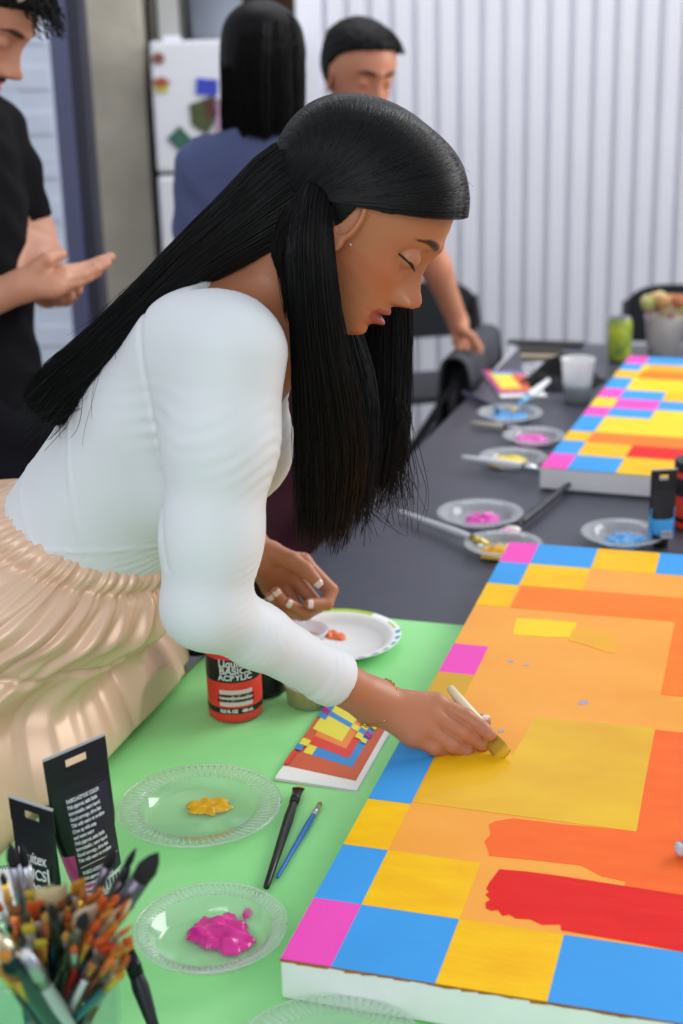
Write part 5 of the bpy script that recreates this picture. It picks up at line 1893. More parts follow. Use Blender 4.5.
def cap_field(P):
    Q = to_local(P, HM)
    h = sd_ell(Q, (-.011, 0, .028), (.0960, .0725, .0800))
    h = smin(h, sd_ell(Q, (.010, 0, .020), (.086, .066, .080)), .02)
    x, y, z = Q[..., 0], Q[..., 1], Q[..., 2]
    ay = np.abs(y)
    # hairline: from the forehead over the temple to above the ear, then behind the ear
    line = np.interp(x, [-.02, .0, .018, .030, .045, .062, .078, .088], [-.09, .032, .020, .026, .042, .052, .058, .062]).astype(np.float32)
    hz_ = sstep(z - line, -.003, .004)
    back = 1 - sstep(x, -.030, -.022)
    on = np.maximum(hz_, back) * sstep(z, -.09, -.07)
    thick = .0045 + .003 * sstep(z, .02, .09) + .0075 * sstep(x, .0, .07)
    return h * HS - (thick * on - .022 * (1 - on))


lo, hi = bbox([hl(x, y, z) for x in (-.13, .12) for y in (-.095, .095) for z in (-.10, .135)], .01)
v, f = surface_nets(cap_field, lo, hi, .0032)
hair_core = [(v, f)]
paths_all = []

# strands combed from the centre parting over the skull
def skull(dirv):
    d = dirv / np.linalg.norm(dirv, axis=-1, keepdims=True)
    r = np.array([.1065, .0800, .0905])
    t = 1 / np.sqrt(((d / r) ** 2).sum(-1, keepdims=True))
    return d * t + np.array([-.007, 0, .028])


def comb(n, side, K=16):
    out = []
    offs = []
    for _ in range(n):
        t = rng.uniform(0, 1)
        ang = math.radians(20 + 185 * t)      # along the parting, forehead to the back of the crown
        root = np.array([math.cos(ang), side * rng.uniform(0.0, .04), math.sin(ang)])
        e = t + rng.uniform(-.07, .07)
        q = max(0., e - .55) / .45
        endp = np.array([-.46 - .50 * e, side * (1.0 - .55 * q), -.42 - .22 * e])
        midp = np.array([.60 - 1.30 * e, side * (.78 - .2 * q), .28 + .42 * min(1, e * 2) - .45 * q])
        s = np.linspace(0, 1, K)[:, None]
        d = (1 - s) ** 2 * root + 2 * s * (1 - s) * midp * 1.1 + s ** 2 * endp
        out.append(d)
        offs.append((.0004 + .0032 * rng.uniform(-.25, 1.0) * (.15 + .85 * s ** .6)))
    D_ = np.array(out); D_ /= np.linalg.norm(D_, axis=-1, keepdims=True)
    c = np.array([-.007, 0, .028])
    lo_, hi_ = np.full(D_.shape[:2], .05), np.full(D_.shape[:2], .16)
    for _ in range(13):
        mid_ = (lo_ + hi_) / 2
        f_ = cap_shape((c + D_ * mid_[..., None]).astype(np.float32))
        lo_ = np.where(f_ < 0, mid_, lo_); hi_ = np.where(f_ < 0, hi_, mid_)
    return c + D_ * (lo_[..., None] + np.array(offs))


for side, n in ((-1, 6500), (1, 2200)):
    C_ = comb(n, side)
    Mh = np.array(HM)
    C_ = C_ @ Mh[:3, :3].T + Mh[:3, 3]
    paths_all.append(C_)


def cr(px, py, y, dx, dy, hw, hd):
    """lock control row: centre, across-direction seen in the picture plane, half width in metres, half depth"""
    a = at(px, py, y)
    b = at(px + dx, py + dy, y)
    s_ = (b - a).normalized()
    return (a, s_, hw, hd)


locks = [
    # near curtain behind the ear
    ([cr(330, 150, 1.600, 1, .1, .018, .012), cr(315, 205, 1.545, 1, .05, .020, .030), cr(310, 250, 1.515, 1, 0, .025, .036), cr(317, 330, 1.52, 1, 0, .028, .034), cr(326, 400, 1.54, 1, 0, .038, .034), cr(330, 470, 1.56, 1, 0, .042, .030), cr(322, 556, 1.58, 1, 0, .028, .020)], 3200, dict(clump=.22, endvar=.25)),
    # far curtain beyond the face
    ([cr(372, 240, 1.69, 1, 0, .04, .03), cr(384, 300, 1.70, 1, 0, .034, .035), cr(384, 350, 1.70, 1, 0, .036, .035), cr(383, 410, 1.69, 1, 0, .036, .03), cr(378, 460, 1.68, 1, 0, .036, .03), cr(366, 525, 1.67, 1, 0, .034, .022)], 2200, dict(clump=.4, endvar=.42)),
    # joining fall between the two
    ([cr(338, 310, 1.66, 1, 0, .020, .03), cr(346, 356, 1.66, 1, 0, .028, .035), cr(352, 400, 1.65, 1, 0, .032, .03), cr(350, 455, 1.64, 1, 0, .036, .03), cr(342, 545, 1.62, 1, 0, .030, .02)], 1500, dict(clump=.35, endvar=.35)),
    # the sweep down her back
    ([cr(335, 160, 1.61, .55, .8, .040, .045), cr(296, 190, 1.60, .6, .75, .056, .055), cr(245, 225, 1.595, .62, .75, .042, .055), cr(190, 265, 1.59, .65, .72, .031, .05), cr(140, 312, 1.585, .70, .70, .026, .045), cr(95, 355, 1.585, .72, .66, .026, .04), cr(60, 388, 1.585, .75, .6, .030, .035), cr(38, 412, 1.585, .8, .5, .026, .03)], 5200, dict(clump=.12, endvar=.10)),
    # nape hair filling under the sweep
    ([cr(345, 170, 1.60, .6, .7, .02, .02), cr(314, 215, 1.56, .7, .7, .034, .045), cr(295, 245, 1.555, .8, .5, .026, .04), cr(297, 275, 1.55, 1, 0, .018, .03), cr(305, 320, 1.545, 1, 0, .018, .03)], 1200, dict()),
]
for ctrl, n, kw in locks:
    p_, core_ = lock(ctrl, n, K=20, **kw)
    q_ = np.zeros((p_.shape[0], 16, 3))
    idx_ = np.linspace(0, p_.shape[1] - 1, 16)
    for c_ in range(3):
        q_[:, :, c_] = np.stack([np.interp(idx_, np.arange(p_.shape[1]), p_[i_, :, c_]) for i_ in range(len(p_))])
    paths_all.append(q_)
    hair_core.append(core_)
# loose ends: below the curtains and over the shoulder
def loose(n, start, end, js, je, sag, K=16):
    out = []
    L_ = np.linalg.norm(np.array(end) - np.array(start))
    for _ in range(n):
        a = np.array(start) + rng.standard_normal(3) * js
        b = np.array(end) + rng.standard_normal(3) * je
        s = np.linspace(0, 1, K)[:, None]
        m_ = (a + b) / 2 + rng.standard_normal(3) * sag
        wv_ = np.sin(s * rng.uniform(3, 9) + rng.uniform(0, 6)) * rng.standard_normal(3) * L_ * .05 * s
        out.append((1 - s) ** 2 * a + 2 * s * (1 - s) * m_ + s ** 2 * b + wv_)
    return np.array(out)


paths_all.append(loose(70, at(395, 400, 1.68), at(398, 500, 1.68), .008, .012, .01))
paths_all.append(loose(14, at(402, 400, 1.66), at(412, 520, 1.66), .008, .016, .012))
paths_all.append(loose(40, at(360, 480, 1.64), at(375, 520, 1.64), .012, .014, .012))
paths_all.append(loose(120, at(90, 370, 1.58), at(40, 420, 1.56), .012, .014, .01))
n_thin = 0
thin = [loose(14, at(130, 335, 1.55), at(100, 420, 1.54), .02, .015, .01),
        loose(26, at(400, 118, 1.6), at(462, 180, 1.6), .006, .008, .008), loose(30, at(200, 245, 1.57), at(90, 340, 1.57), .008, .008, .008)]
Vh, Fh = strands_mesh(np.concatenate(paths_all), .00052, .00028)
Vt, Ft = strands_mesh(np.concatenate(thin), .0003, .00016)
V, Fq = merge(hair_core + [(Vh, Fh), (Vt, Ft)])
hair = fast_mesh('hair', V, Fq, M_hair, woman)

# eyes: lash line and lashes, brows are part of the skin's colouring
M_lash = mat('eyelash', (14, 10, 10), 0.6)
for s in (-1, 1):
    mb = MB()
    EX = .0685

    def lid(t, dz=0.0):
        yy = s * (.031 + .0138 * t)
        zz = -.0085 + .0048 * t * t + dz
        xs_ = np.linspace(.05, .11, 400, dtype=np.float32)
        q_ = np.stack([xs_, np.full_like(xs_, yy), np.full_like(xs_, zz)], -1)
        f_ = head_field(q_, WOPT)
        return yy, zz, float(xs_[np.where(f_ < 0)[0].max()]) + .0002
    arc = [lid(-1.0 + 2.0 * k / 12) for k in range(13)]
    mb.tube([hl(x_, y_, z_) for y_, z_, x_ in arc], [.0009] + [.0019] * 11 + [.0010], n=6)
    for k in range(4, 23):
        t = -1.0 + 2.0 * k / 23
        yy, zz, xx = lid(t)
        ln = (.0052 if s < 0 else .002) * (.5 + .5 * (k / 23))
        mb.tube([hl(xx, yy, zz), hl(xx + ln * .6, yy + s * .0014 * t, zz - ln * .42), hl(xx + ln, yy + s * .0026 * t, zz - ln * .40)], [.0005, .00035, .0001], n=4)
    mb.build('eyelashes', M_lash, woman)
# nails
M_nail = mat('pale_nail', (236, 214, 206), 0.25, coat=0.5)
def nail(tip, prev, toward, r=.0058, ln=.0085):
    d = (tip - prev).normalized()
    n_ = (toward - d * toward.dot(d)).normalized()
    s_ = d.cross(n_)
    vs, fs = [], []
    for i in range(7):
        for j in range(7):
            u_, v_ = -1 + 2 * i / 6, -1 + 2 * j / 6
            w_ = r * (1 - .35 * max(0, v_) ** 2)
            vs.append(tip + d * (v_ * ln * .5 + .0028) + s_ * (u_ * w_) + n_ * (.0078 * math.sqrt(max(.05, 1 - (.62 * u_) ** 2)) + .0006))
    for i in range(6):
        for j in range(6):
            a = i * 7 + j
            fs.append((a, a + 1, a + 8, a + 7))
    o = mesh_obj('fingernail', vs, fs, M_nail, woman, True)
    sm = o.modifiers.new('thick', 'SOLIDIFY'); sm.thickness = .0007
    return o


tocam = Vector((0, -1, .35)).normalized()
for jn, _ in Lf:
    nail(jn[3], jn[2], (Vector((0, 0, CAM_H)) - jn[3]).normalized())
nail(Rf[4][0][3], Rf[4][0][2], Vector((0.1, -.3, 1)))

# jewellery
M_gold = mat('gold', (222, 176, 96), 0.25, metal=1.0)
M_silv = mat('silver', (214, 212, 214), 0.25, metal=1.0)


def ring_around(c, axis, r, rt, m, name, parent, beads=0, squash=1.0, label=None):
    q = Vector(axis).to_track_quat('Z', 'Y').to_matrix()
    mbx = MB()
    pts = [c + q @ Vector((r * math.cos(w), r * squash * math.sin(w), 0)) for w in np.linspace(0, 2 * math.pi, 49)]
    if beads:
        for k in range(beads):
            w = 2 * math.pi * k / beads
            p = c + q @ Vector((r * math.cos(w), r * squash * math.sin(w), 0))
            t = q @ Vector((-math.sin(w), squash * math.cos(w), 0)).normalized()
            nrm = (q @ Vector((math.cos(w), math.sin(w), 0)) if k % 2 else q @ Vector((0, 0, 1)))
            lk = [p + t * (.0030 * math.cos(e)) + nrm * (.0015 * math.sin(e)) for e in np.linspace(0, 2 * math.pi, 9)]
            mbx.tube(lk, rt * .55, n=5)
    else:
        mbx.tube(pts, rt, n=8)
    o = mbx.build(name, m, parent)
    if label:
        o['label'] = label
    return o


bc_ = elR.lerp(wrR, 1.0)
ring_around(bc_ + (wrR - elR).normalized() * .006, (wrR - elR).normalized() + Vector((0, 0, -.10)), .0305, .0011, M_gold, 'bracelet', woman, beads=44, label='fine gold chain bracelet')
ring_around(wrL - (wrL - elL).normalized() * .016, (wrL - elL).normalized(), .0275, .0022, M_gold, 'bangle', woman, label='gold bangle')
ring_around(hl(-.004, -.0755, -.040), hl(1, 0, 0) - hl(0, 0, 0), .0075, .0008, M_silv, 'hoop_earring', woman)
mb = MB(); mb.lathe([(.0001, -.0016), (.0014, -.001), (.0018, 0), (.0014, .001), (.0001, .0016)], 10, Matrix.Translation(hl(.012, -.0745, -.022))); mb.build('stud_earring', M_silv, woman)

# the brush in her hand: top end up-left, bristles on the canvas
tipb = ground(505, 757, TZ + .0475)
topb = at(450, 688, 1.575)
brush(topb + (topb - tipb).normalized() * .002, tipb, 'cream-handled flat brush with yellow paint, held in the woman\'s right hand', (222, 210, 180), (206, 186, 110), (196, 154, 50), w=.022, hr=.0082, bl=.024, fl=.012, kind='flat', tipcol=(216, 172, 40), roll=math.radians(70))
# ------------------------------------------------------------------ the three people standing behind
M_zero = None


def head_matrix(c, face, up, s):
    f = Vector(face).normalized()
    l = Vector(up).cross(f).normalized()
    u = f.cross(l)
    M = Matrix(((f.x, l.x, u.x, 0), (f.y, l.y, u.y, 0), (f.z, l.z, u.z, 0), (0, 0, 0, 1)))
    return Matrix.Translation(c) @ M @ Matrix.Scale(s, 4)


def standing(root, skin, c, fwd, neck, hip, HMx, s, opt, arms, hands, shirt, trousers, sleeve_t, feet, neck_cut=.05, hh=.004, sleeve_both=None, shoe=None, sw=.155, thick=.10, loose_=.007, top_name='t_shirt'):
    """a standing figure.  arms: [[shoulder, elbow, wrist], ...]; sleeve_t: how far down each arm the sleeve runs (0-2)"""
    fwd = Vector(fwd).normalized()
    ax_ = (neck - hip).normalized()
    l_ = ax_.cross(fwd).normalized()
    f_ = l_.cross(ax_)
    Rm = np.array([[f_.x, l_.x, ax_.x], [f_.y, l_.y, ax_.y], [f_.z, l_.z, ax_.z]], dtype=np.float32)
    Ln = (neck - hip).length

    def T(f, l, a):
        return hip + f_ * f + l_ * l + ax_ * a

    def torso(P):
        d = sd_ell(P, T(0, 0, Ln * .30), (thick, sw * .92, .20), Rm)
        d = smin(d, sd_ell(P, T(0, 0, Ln * .66), (thick * 1.08, sw * 1.04, .19), Rm), .07)
        d = smin(d, sd_capsule(P, T(0, -sw * .85, Ln * .88), T(0, sw * .85, Ln * .88), .058, .058), .08)
        d = smin(d, sd_capsule(P, T(-.005, 0, Ln - .02), HMx @ Vector((-.02, 0, -.05)), .056, .054), .05)
        return d

    def armf(P):
        d = None
        for a in arms:
            e = sd_chain(P, [a[0], a[0].lerp(a[1], .4), a[1]], [.056, .050, .040], .03)
            e = smin(e, sd_chain(P, [a[1], a[1].lerp(a[2], .35), a[2]], [.040, .040, .026], .02), .02)
            d = e if d is None else smin(d, e, .01)
        return d

    def legs(P):
        d = sd_ell(P, hip, (thick * 1.12, sw * .98, .15), Rm)
        for k, ft in enumerate(feet):
            h0 = hip + l_ * (sw * .5 * (-1 if k == 0 else 1)) - Vector((0, 0, .04))
            kn = h0.lerp(ft, .5) + f_ * .015
            d = smin(d, sd_chain(P, [h0, kn, ft + Vector((0, 0, .08))], [.090, .062, .042], .03), .04)
        return d

    def shoes(P):
        d = None
        fh = Vector((fwd.x, fwd.y, 0)).normalized()
        for ft in feet:
            e = smin(sd_capsule(P, ft + Vector((0, 0, .035)) - fh * .06, ft + fh * .15 + Vector((0, 0, .03)), .042, .032), sd_capsule(P, ft + Vector((0, 0, .05)), ft + Vector((0, 0, .10)), .045, .043), .03)
            e = smax(e, -(P[..., 2] - .004), .004)
            d = e if d is None else np.minimum(d, e)
        return d

    def full(P):
        return smin(smin(torso(P), armf(P), .04), legs(P), .04)
    pr = []
    hpts = [HMx @ Vector((x, y, z)) for x in (-.125, .135) for y in (-.09, .09) for z in (-.13, .125)]
    lo, hi = bbox(hpts + [neck], .02)
    v, f = surface_nets(lambda P: smin(head_field(to_local(P, HMx), opt) * s, torso(P), .014), lo, hi, hh * .72)
    nh = len(v); pr.append((v, f))
    for a, hd in zip(arms, hands):
        if hd:
            lo, hi = bbox([a[1].lerp(a[2], .5), a[2]] + [p for q in hd for p in q[0]], .045)
            v, f = surface_nets(lambda P: hand_field(P, a[2], (a[1].lerp(a[2], .45), .037), hd, palm_r=.0135, wr=.027, kf=.006), lo, hi, hh * .62)
            pr.append((v, f))
    allp = [neck, hip] + [p for a in arms for p in a] + [T(thick, 0, .2), T(-thick, 0, .2), T(0, sw, .2), T(0, -sw, .2)]
    lo, hi = bbox(allp, .10)
    v, f = surface_nets(full, lo, hi, .009); pr.append((v, f))
    V_, F_ = merge(pr)
    Q_ = to_local(V_.astype(np.float32), HMx)
    li, br, bl = head_attrs(Q_, browk=1.25)
    m_ = np.zeros(len(V_)); m_[:nh] = 1
    fast_mesh('body', V_, F_, skin, root, attrs={'lip': li * m_, 'brow': br * m_, 'blush': bl * m_})

    def shirtf(P):
        d = smin(torso(P), armf(P), .04)
        d = smin(d, sd_ell(P, T(0, 0, .02), (thick * 1.12, sw * .98, .12), Rm), .05)
        q = P - V3(neck)
        axq = q @ V3(ax_)
        out = sstep(axq + .35 * (q @ V3(f_)), neck_cut - .006, neck_cut)
        for a, t in zip(arms, sleeve_t):
            if t < 1:
                dirv, o_, ln = (a[1] - a[0]).normalized(), a[0], (a[1] - a[0]).length * t
                seg = sd_capsule(P, a[0], a[1], .05, .05)
                over = sstep((P - V3(o_)) @ V3(dirv), ln, ln + .006) * (1 - sstep(seg, .03, .05))
                fore_ = (1 - sstep(sd_capsule(P, a[1], a[2], .045, .03), .02, .03))
                out = np.maximum(out, np.maximum(over, fore_ * sstep(seg, -.005, .015) * sstep(-torso(P), -.02, -.005) * 0 + fore_ * sstep(seg, -.005, .015)))
            else:
                ln = (a[2] - a[1]).length * (t - 1)
                over = sstep((P - V3(a[1])) @ V3((a[2] - a[1]).normalized()), ln, ln + .006) * (1 - sstep(sd_capsule(P, a[1], a[2], .045, .03), .03, .04))
                out = np.maximum(out, over)
        wr_ = .0022 * np.sin(axq * 70 + 3 * np.sin((q @ V3(l_)) * 22) + 2 * np.sin((q @ V3(f_)) * 31))
        return d - ((loose_ + wr_) * (1 - out) - .006 * out)
    lo, hi = bbox(allp, .10)
    v, f = surface_nets(shirtf, lo, hi, .006)
    fast_mesh(top_name, v, f, shirt, root)
    lo, hi = bbox([hip + Vector((0, 0, .12))] + [T(0, sw, 0), T(0, -sw, 0)] + list(feet), .14)
    lo[2] = max(lo[2], .03)
    v, f = surface_nets(lambda P: smax(legs(P) - .010 - .003 * np.sin(P[..., 2] * 46 + 2 * np.sin(P[..., 0] * 30)), -(P[..., 2] - .07), .004), lo, hi, .009)
    fast_mesh('trousers', v, f, trousers, root)
    lo, hi = bbox([ft + Vector((0, 0, .03)) for ft in feet], .24); lo[2] = -.01; hi[2] = .17
    v, f = surface_nets(shoes, lo, hi, .007)
    fast_mesh('shoes', v, f, shoe or M_black, root)
    return T


def hair_cap(HMx, s, line_x, line_z, thick, low, h=.0045, side=0.0, ear=True, noise=.0):
    def fld(P):
        Q = to_local(P, HMx)
        d = smin(sd_ell(Q, (-.014, 0, .030), (.0985, .0755, .0845)), sd_ell(Q, (.010, 0, .020), (.088, .070, .080)), .02)
        x, y, z = Q[..., 0], Q[..., 1], Q[..., 2]
        line = np.interp(x, line_x, line_z).astype(np.float32)
        on = sstep(z - line, -.004, .004) * sstep(z, low - .01, low + .01)
        nn = noise * np.sin(x * 190 + 3 * np.sin(z * 130)) * np.sin(y * 170 + 2 * np.sin(x * 90))
        return d * s - ((thick + .006 * sstep(z, .04, .10) + nn) * on - .022 * (1 - on))
    lo, hi = bbox([HMx @ Vector((x, y, z)) for x in (-.14, .12) for y in (-.11, .11) for z in (-.11, .14)], .01)
    return surface_nets(fld, lo, hi, h)


# --- man on the left, looking down at his hands
M_skin2 = skin_mat('light_olive_skin', (206, 150, 122), (176, 96, 86))
M_bt = mat('black_cotton', (13, 13, 17), 0.9, var=0.2, scale=6, bump=0.1, bscale=40, spec=0.15)
M_dt = mat('dark_trousers', (15, 16, 24), 0.85, var=0.2, scale=6, spec=0.15)
c_ = at(-24, 13, 2.62)
man = empty('person', (c_.x - .08, c_.y, 0), 'man in black t-shirt at the left edge, looking down at his open hand', 'person')
fwd = TU
tilt = math.radians(36)
HMm = head_matrix(c_, fwd * math.cos(tilt) - Vector((0, 0, 1)) * math.sin(tilt), fwd * math.sin(tilt) + Vector((0, 0, 1)) * math.cos(tilt), 1.06)
neck_ = at(-62, 96, 2.66)
hip_ = at(-22, 420, 2.66)
hip_ = Vector((neck_.x + .02, neck_.y, .94))
sNear, sFar = neck_ + Vector((0.0, 0, -.07)) - TV * .175, neck_ + Vector((0.0, 0, -.07)) + TV * .175
eN = at(-110, 338, 2.46); wN = at(22, 286, 2.44)
eF = at(40, 243, 2.80); wF = at(48, 292, 2.62)
eF = at(34, 236, 2.82)
hN = [(J((62, 272, 2.46), (84, 268, 2.50), (99, 262, 2.52), (111, 257, 2.54)), [.0125, .0105, .0095, .0082]),
      (J((62, 280, 2.45), (82, 275, 2.48), (95, 269, 2.50), (107, 263, 2.52)), [.0125, .0105, .0095, .0082]),
      (J((58, 286, 2.44), (76, 282, 2.47), (88, 277, 2.49), (98, 272, 2.51)), [.0120, .0100, .0090, .0080]),
      (J((52, 290, 2.43), (66, 288, 2.46), (76, 285, 2.48), (84, 281, 2.49)), [.0105, .0090, .0080, .0070]),
      (J((38, 268, 2.44), (46, 260, 2.44), (54, 256, 2.46), (62, 254, 2.48)), [.0150, .0125, .0110, .0090])]
hF = [(J((64, 286, 2.58), (76, 288, 2.56), (80, 282, 2.54), (76, 278, 2.53)), [.0120, .0105, .0095, .0082]),
      (J((62, 290, 2.57), (72, 296, 2.55), (77, 290, 2.53), (74, 284, 2.52)), [.0120, .0105, .0095, .0082]),
      (J((58, 293, 2.57), (66, 301, 2.54), (70, 296, 2.52), (68, 289, 2.51)), [.0115, .0100, .0090, .0080]),
      (J((54, 295, 2.57), (59, 302, 2.54), (62, 298, 2.52), (61, 292, 2.51)), [.0105, .0090, .0080, .0070]),
      (J((56, 282, 2.58), (64, 276, 2.56), (74, 272, 2.55), (84, 270, 2.55)), [.0140, .0120, .0105, .0088])]
fl = hip_.x
standing(man, M_skin2, c_, TU, neck_, hip_, HMm, 1.06, dict(nose=1.12, nosew=1.12, jaw=.42, width=1.03, brow=1.6),
         [[sNear, eN, wN], [sFar, eF, wF]], [hN, hF], M_bt, M_dt, [.78, .86], [Vector((fl, hip_.y - .13, 0)), Vector((fl - .02, hip_.y + .15, 0))], neck_cut=.03)
v, f = hair_cap(HMm, 1.06, [-.02, .0, .03, .06, .09], [-.06, .0, .02, .05, .062], .012, -.07, noise=.003)
cur = []
for k in range(420):
    # ringlets springing from the crown and falling over the brow
    th_ = rng.uniform(.25, 2.3) if k > 70 else rng.uniform(.12, .55); la = rng.uniform(-1.25, 1.25) if k > 70 else rng.uniform(-.5, .5)
    d_ = np.array([math.cos(th_) * math.cos(la), math.sin(la) * .8, math.sin(th_) * math.cos(la) + .25])
    p0 = skull(d_[None])[0]
    ln = rng.uniform(.018, .034) + (.034 if k <= 70 else 0)
    out_ = d_ / np.linalg.norm(d_)
    fall = np.array([.35, 0, -.5]) if th_ < .9 else np.array([-.1, 0, .1])
    t_ = np.linspace(0, 1, 22)[:, None]
    base_ = p0 + out_ * ln * .55 * t_ + fall * ln * .9 * t_ ** 2
    rr_ = rng.uniform(.004, .0075); tw = rng.uniform(8, 16); ph_ = rng.uniform(0, 6.28)
    e1 = np.cross(out_, [0, 1, .3]); e1 /= np.linalg.norm(e1); e2 = np.cross(out_, e1)
    cur.append(base_ + rr_ * (np.cos(tw * t_ + ph_) * e1 + np.sin(tw * t_ + ph_) * e2) * np.minimum(1, t_ * 3))
cur = np.array(cur); Mh = np.array(HMm); cur = cur @ Mh[:3, :3].T + Mh[:3, 3]
Vc, Fc = strands_mesh(cur, .0016, .0011)
V_, F_ = merge([(v, f), (Vc, Fc)])
fast_mesh('hair', V_, F_, M_hair2, man)
# short moustache and stubble
def face_patch(HMx, s, opt, cond, th, m, parent, name, h=.0022):
    def fld(P):
        Q = to_local(P, HMx)
        on = cond(Q[..., 0], Q[..., 1], Q[..., 2])
        return head_field(Q, opt) * s - (th * on - .006 * (1 - on))
    lo, hi = bbox([HMx @ Vector((x, y, z)) for x in (.0, .13) for y in (-.08, .08) for z in (-.13, -.03)], .005)
    v, f = surface_nets(fld, lo, hi, h)
    return fast_mesh(name, v, f, m, parent)


M_stub = mat('moustache_hair', (60, 42, 36), 0.9, var=0.4, scale=300)
face_patch(HMm, 1.06, dict(nose=1.12, nosew=1.12, jaw=.42, width=1.03, brow=1.6), lambda x, y, z: sstep(z, -.067, -.064) * (1 - sstep(z, -.059, -.057)) * (1 - sstep(np.abs(y), .022, .028)) * (x > .06), .0018, M_stub, man, 'moustache')
mb = MB(); mb.tube([HMm @ Vector((.078, -.052 + .104 * k / 8, .075 + .012 * math.sin(math.pi * k / 8))) for k in range(9)], .004); mb.build('hair_band', mat('pale_band', (196, 190, 160), 0.6), man)

# --- woman seen from behind
M_skin3 = skin_mat('tan_skin', (196, 140, 112), (160, 90, 80))
M_navy = mat('navy_sweater', (84, 94, 136), 0.9, var=0.14, scale=5, bump=0.15, bscale=60)
M_maroon = mat('maroon_trousers', (92, 44, 58), 0.85, var=0.2, scale=8)
c_ = at(264, 66, 3.22)
wb = empty('person', (c_.x, c_.y, 0), 'woman seen from behind in a navy sweater, with shoulder-length black hair', 'person')
HMw = head_matrix(c_, Vector((.22, .97, -.16)), Vector((.03, .16, .98)), .98)
neck_ = Vector((c_.x - .01, c_.y - .02, c_.z - .155))
hip_ = Vector((c_.x + .02, c_.y, .90))
sl_ = neck_ + Vector((-.118, .01, -.065)); sr_ = neck_ + Vector((.135, .03, -.06))
standing(wb, M_skin3, c_, Vector((.2, 1, 0)), neck_, hip_, HMw, .98, dict(width=.97), [[sl_, sl_ + Vector((-.025, .0, -.27)), sl_ + Vector((.0, .17, -.38))], [sr_, sr_ + Vector((.04, .02, -.27)), sr_ + Vector((.0, .2, -.36))]],
         [None, None], M_navy, M_maroon, [1.95, 1.95], [Vector((c_.x - .06, c_.y, 0)), Vector((c_.x + .12, c_.y, 0))], neck_cut=.02, hh=.006, sw=.118, thick=.095, loose_=.020, top_name='sweater')
v, f = hair_cap(HMw, .98, [-.04, -.01, .02, .05, .08], [-.2, -.1, .0, .03, .06], .014, -.08, h=.006)
lk = []
core_l = [(v, f)]
for (px_, dpx, n_, y0) in ((229, 9, 300, 3.20), (238, 12, 420, 3.165), (250, 13, 500, 3.125), (264, 14, 600, 3.115), (278, 13, 500, 3.125), (290, 12, 420, 3.165), (298, 7, 240, 3.20)):
    ctrl = [cr(px_ * .3 + 264 * .7, 11, 3.20, 1, 0, .012, .012), cr(px_ * .75 + 264 * .25, 22, y0 * .5 + 3.2 * .5, 1, 0, dpx / 480, .022), cr(px_ * .95 + 264 * .05, 42, y0, 1, 0, dpx / 430, .03), cr(px_, 70, y0, 1, 0, dpx / 430, .035), cr(px_, 100, y0, 1, 0, dpx / 430, .035), cr(px_, 122, y0, 1, 0, dpx / 440, .03), cr(px_ - (px_ - 264) * .16, 144, y0 + .005, 1, 0, dpx / 480, .022)]
    p_, k_ = lock(ctrl, n_, K=12, endvar=.16, clump=.25)
    lk.append(p_); core_l.append(k_)
Vc, Fc = strands_mesh(np.concatenate(lk), .0014, .0008)
V_, F_ = merge(core_l + [(Vc, Fc)])
fast_mesh('hair', V_, F_, M_hair2, wb)

# --- man leaning on the chair at the far side
M_skin4 = skin_mat('warm_tan_skin', (208, 144, 112), (170, 92, 80))
M_dsh = mat('dark_navy_shirt', (30, 32, 46), 0.85, var=0.2, scale=6)
M_apr = mat('dark_maroon_apron', (86, 42, 56), 0.85, var=0.15, scale=8)
c_ = at(360, 75, 3.72)
mn = empty('person', (c_.x - .03, c_.y + .05, 0), 'man with short black hair facing the camera, looking down, one hand on a chair back', 'person')
fd = Vector((.46, -.86, -.20)).normalized()
HMb = head_matrix(c_, fd, Vector((.16, -.22, .95)), 1.05)
neck_ = Vector((c_.x - .055, c_.y + .06, c_.z - .165))
hip_ = Vector((c_.x - .16, c_.y + .02, .93))
sL = neck_ + Vector((.165, .02, -.07)); sR_ = neck_ + Vector((-.165, .0, -.07))
eL_ = at(424, 238, 3.80); wL_ = at(458, 322, 3.84)
eR_ = at(338, 300, 3.66); wR_ = at(362, 388, 3.52)
hB = [(J((468, 336, 3.86), (475, 341, 3.88), (480, 348, 3.88), (479, 354, 3.87)), [.013, .0115, .010, .009]),
      (J((465, 339, 3.84), (471, 346, 3.85), (474, 353, 3.86), (472, 359, 3.86)), [.013, .0115, .010, .009]),
      (J((461, 341, 3.82), (465, 349, 3.82), (466, 356, 3.84), (465, 361, 3.85)), [.0125, .011, .0098, .0088]),
      (J((457, 341, 3.81), (459, 349, 3.80), (459, 355, 3.82), (459, 360, 3.84)), [.011, .010, .009, .008]),
      (J((463, 331, 3.80), (472, 337, 3.77), (476, 344, 3.77), (475, 350, 3.78)), [.014, .0125, .011, .0095])]
hC = [(J((366, 404, 3.50), (368, 414, 3.50), (368, 421, 3.51), (366, 426, 3.52)), [.0125, .011, .010, .0085]),
      (J((363, 406, 3.51), (364, 417, 3.51), (363, 424, 3.52), (361, 429, 3.53)), [.0125, .011, .010, .0085]),
      (J((359, 405, 3.52), (359, 416, 3.52), (358, 423, 3.53), (357, 427, 3.54)), [.012, .0105, .0095, .008]),
      (J((356, 403, 3.53), (355, 411, 3.53), (354, 417, 3.54), (354, 421, 3.54)), [.0105, .0095, .0085, .007]),
      (J((369, 396, 3.51), (373, 403, 3.50), (375, 409, 3.50), (374, 414, 3.51)), [.014, .012, .011, .009])]
BO = dict(nose=1.05, nosew=1.15, jaw=.40, width=1.05, brow=1.2)
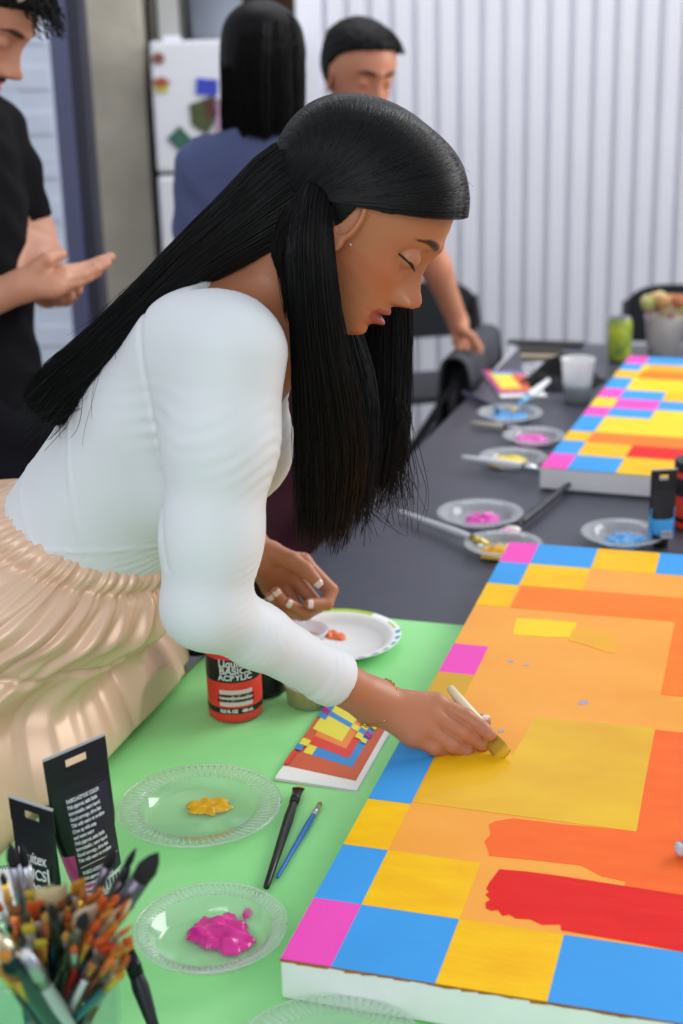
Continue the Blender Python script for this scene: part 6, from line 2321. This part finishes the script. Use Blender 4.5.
standing(mn, M_skin4, c_, Vector((.25, -1, 0)), neck_, hip_, HMb, 1.05, BO, [[sR_, eR_, wR_], [sL, eL_, wL_]], [hC, hB], M_dsh, M_apr, [.75, .75], [Vector((hip_.x - .09, hip_.y + .02, 0)), Vector((hip_.x + .09, hip_.y, 0))], neck_cut=.065, hh=.005)
v, f = hair_cap(HMb, 1.05, [-.03, -.012, .005, .02, .05, .068, .088], [-.06, -.03, .03, .045, .062, .069, .074], .010, -.07, h=.0045, noise=.002)
sh_ = []
for k in range(900):
    th_ = rng.uniform(.35, 2.6); la = rng.uniform(-1.3, 1.3)
    d_ = np.array([math.cos(th_) * math.cos(la), math.sin(la) * .8, math.sin(th_) * math.cos(la) + .15])
    p0 = skull(d_[None])[0]
    sw_ = np.array([.6, .5, -.1]); t_ = np.linspace(0, 1, 6)[:, None]
    o_ = d_ / np.linalg.norm(d_)
    sh_.append(p0 + o_ * (.006 * t_) + sw_ * (.026 * t_ ** 1.3))
sh_ = np.array(sh_); Mh = np.array(HMb); sh_ = sh_ @ Mh[:3, :3].T + Mh[:3, 3]
Vc, Fc = strands_mesh(sh_, .0012, .0006)
V_, F_ = merge([(v, f), (Vc, Fc)])
fast_mesh('hair', V_, F_, M_hair2, mn)

# the chair he leans on, and the jacket over its back
ch2 = folding_chair((0.375 - .205, 3.93 + .063, 0), math.radians(253), 'black folding chair drawn up to the dark table under the leaning man\'s hand', 'black folding chairs by the table')
M_jk = mat('dark_grey_jacket', (70, 72, 80), 0.9, var=0.25, scale=8)
prf = [(-.075, .40), (-.062, .55), (-.045, .72), (-.032, .785), (-.012, .800), (.012, .798), (.030, .775), (.040, .68), (.055, .52)]
vs, fs = [], []
NJ = 36
for i_, (a_, z_) in enumerate(catmull([(p[0], p[1], 0) for p in prf], 30)[:, :2]):
    for k in range(NJ + 1):
        w_ = -.235 + .47 * k / NJ
        sh = 1 - .06 * abs(z_ - .8)
        off_ = .014 * math.sin(w_ * 38 + z_ * 5) * min(1, abs(.8 - z_) * 6)
        p = Vector((0.375, 3.93, 0)) + TU * (a_ + off_) + TV * (w_ * sh)
        vs.append((p.x, p.y, z_ + .008 * math.sin(w_ * 23) * (i_ in (0, 29))))
for i_ in range(29):
    for k in range(NJ):
        a_ = i_ * (NJ + 1) + k
        fs.append((a_, a_ + 1, a_ + NJ + 2, a_ + NJ + 1))
jo = mesh_obj('jacket', vs, fs, M_jk, None, True)
sm = jo.modifiers.new('solid', 'SOLIDIFY'); sm.thickness = .006
tag(jo, 'dark grey jacket draped over the back of the chair at the table corner', 'jacket')
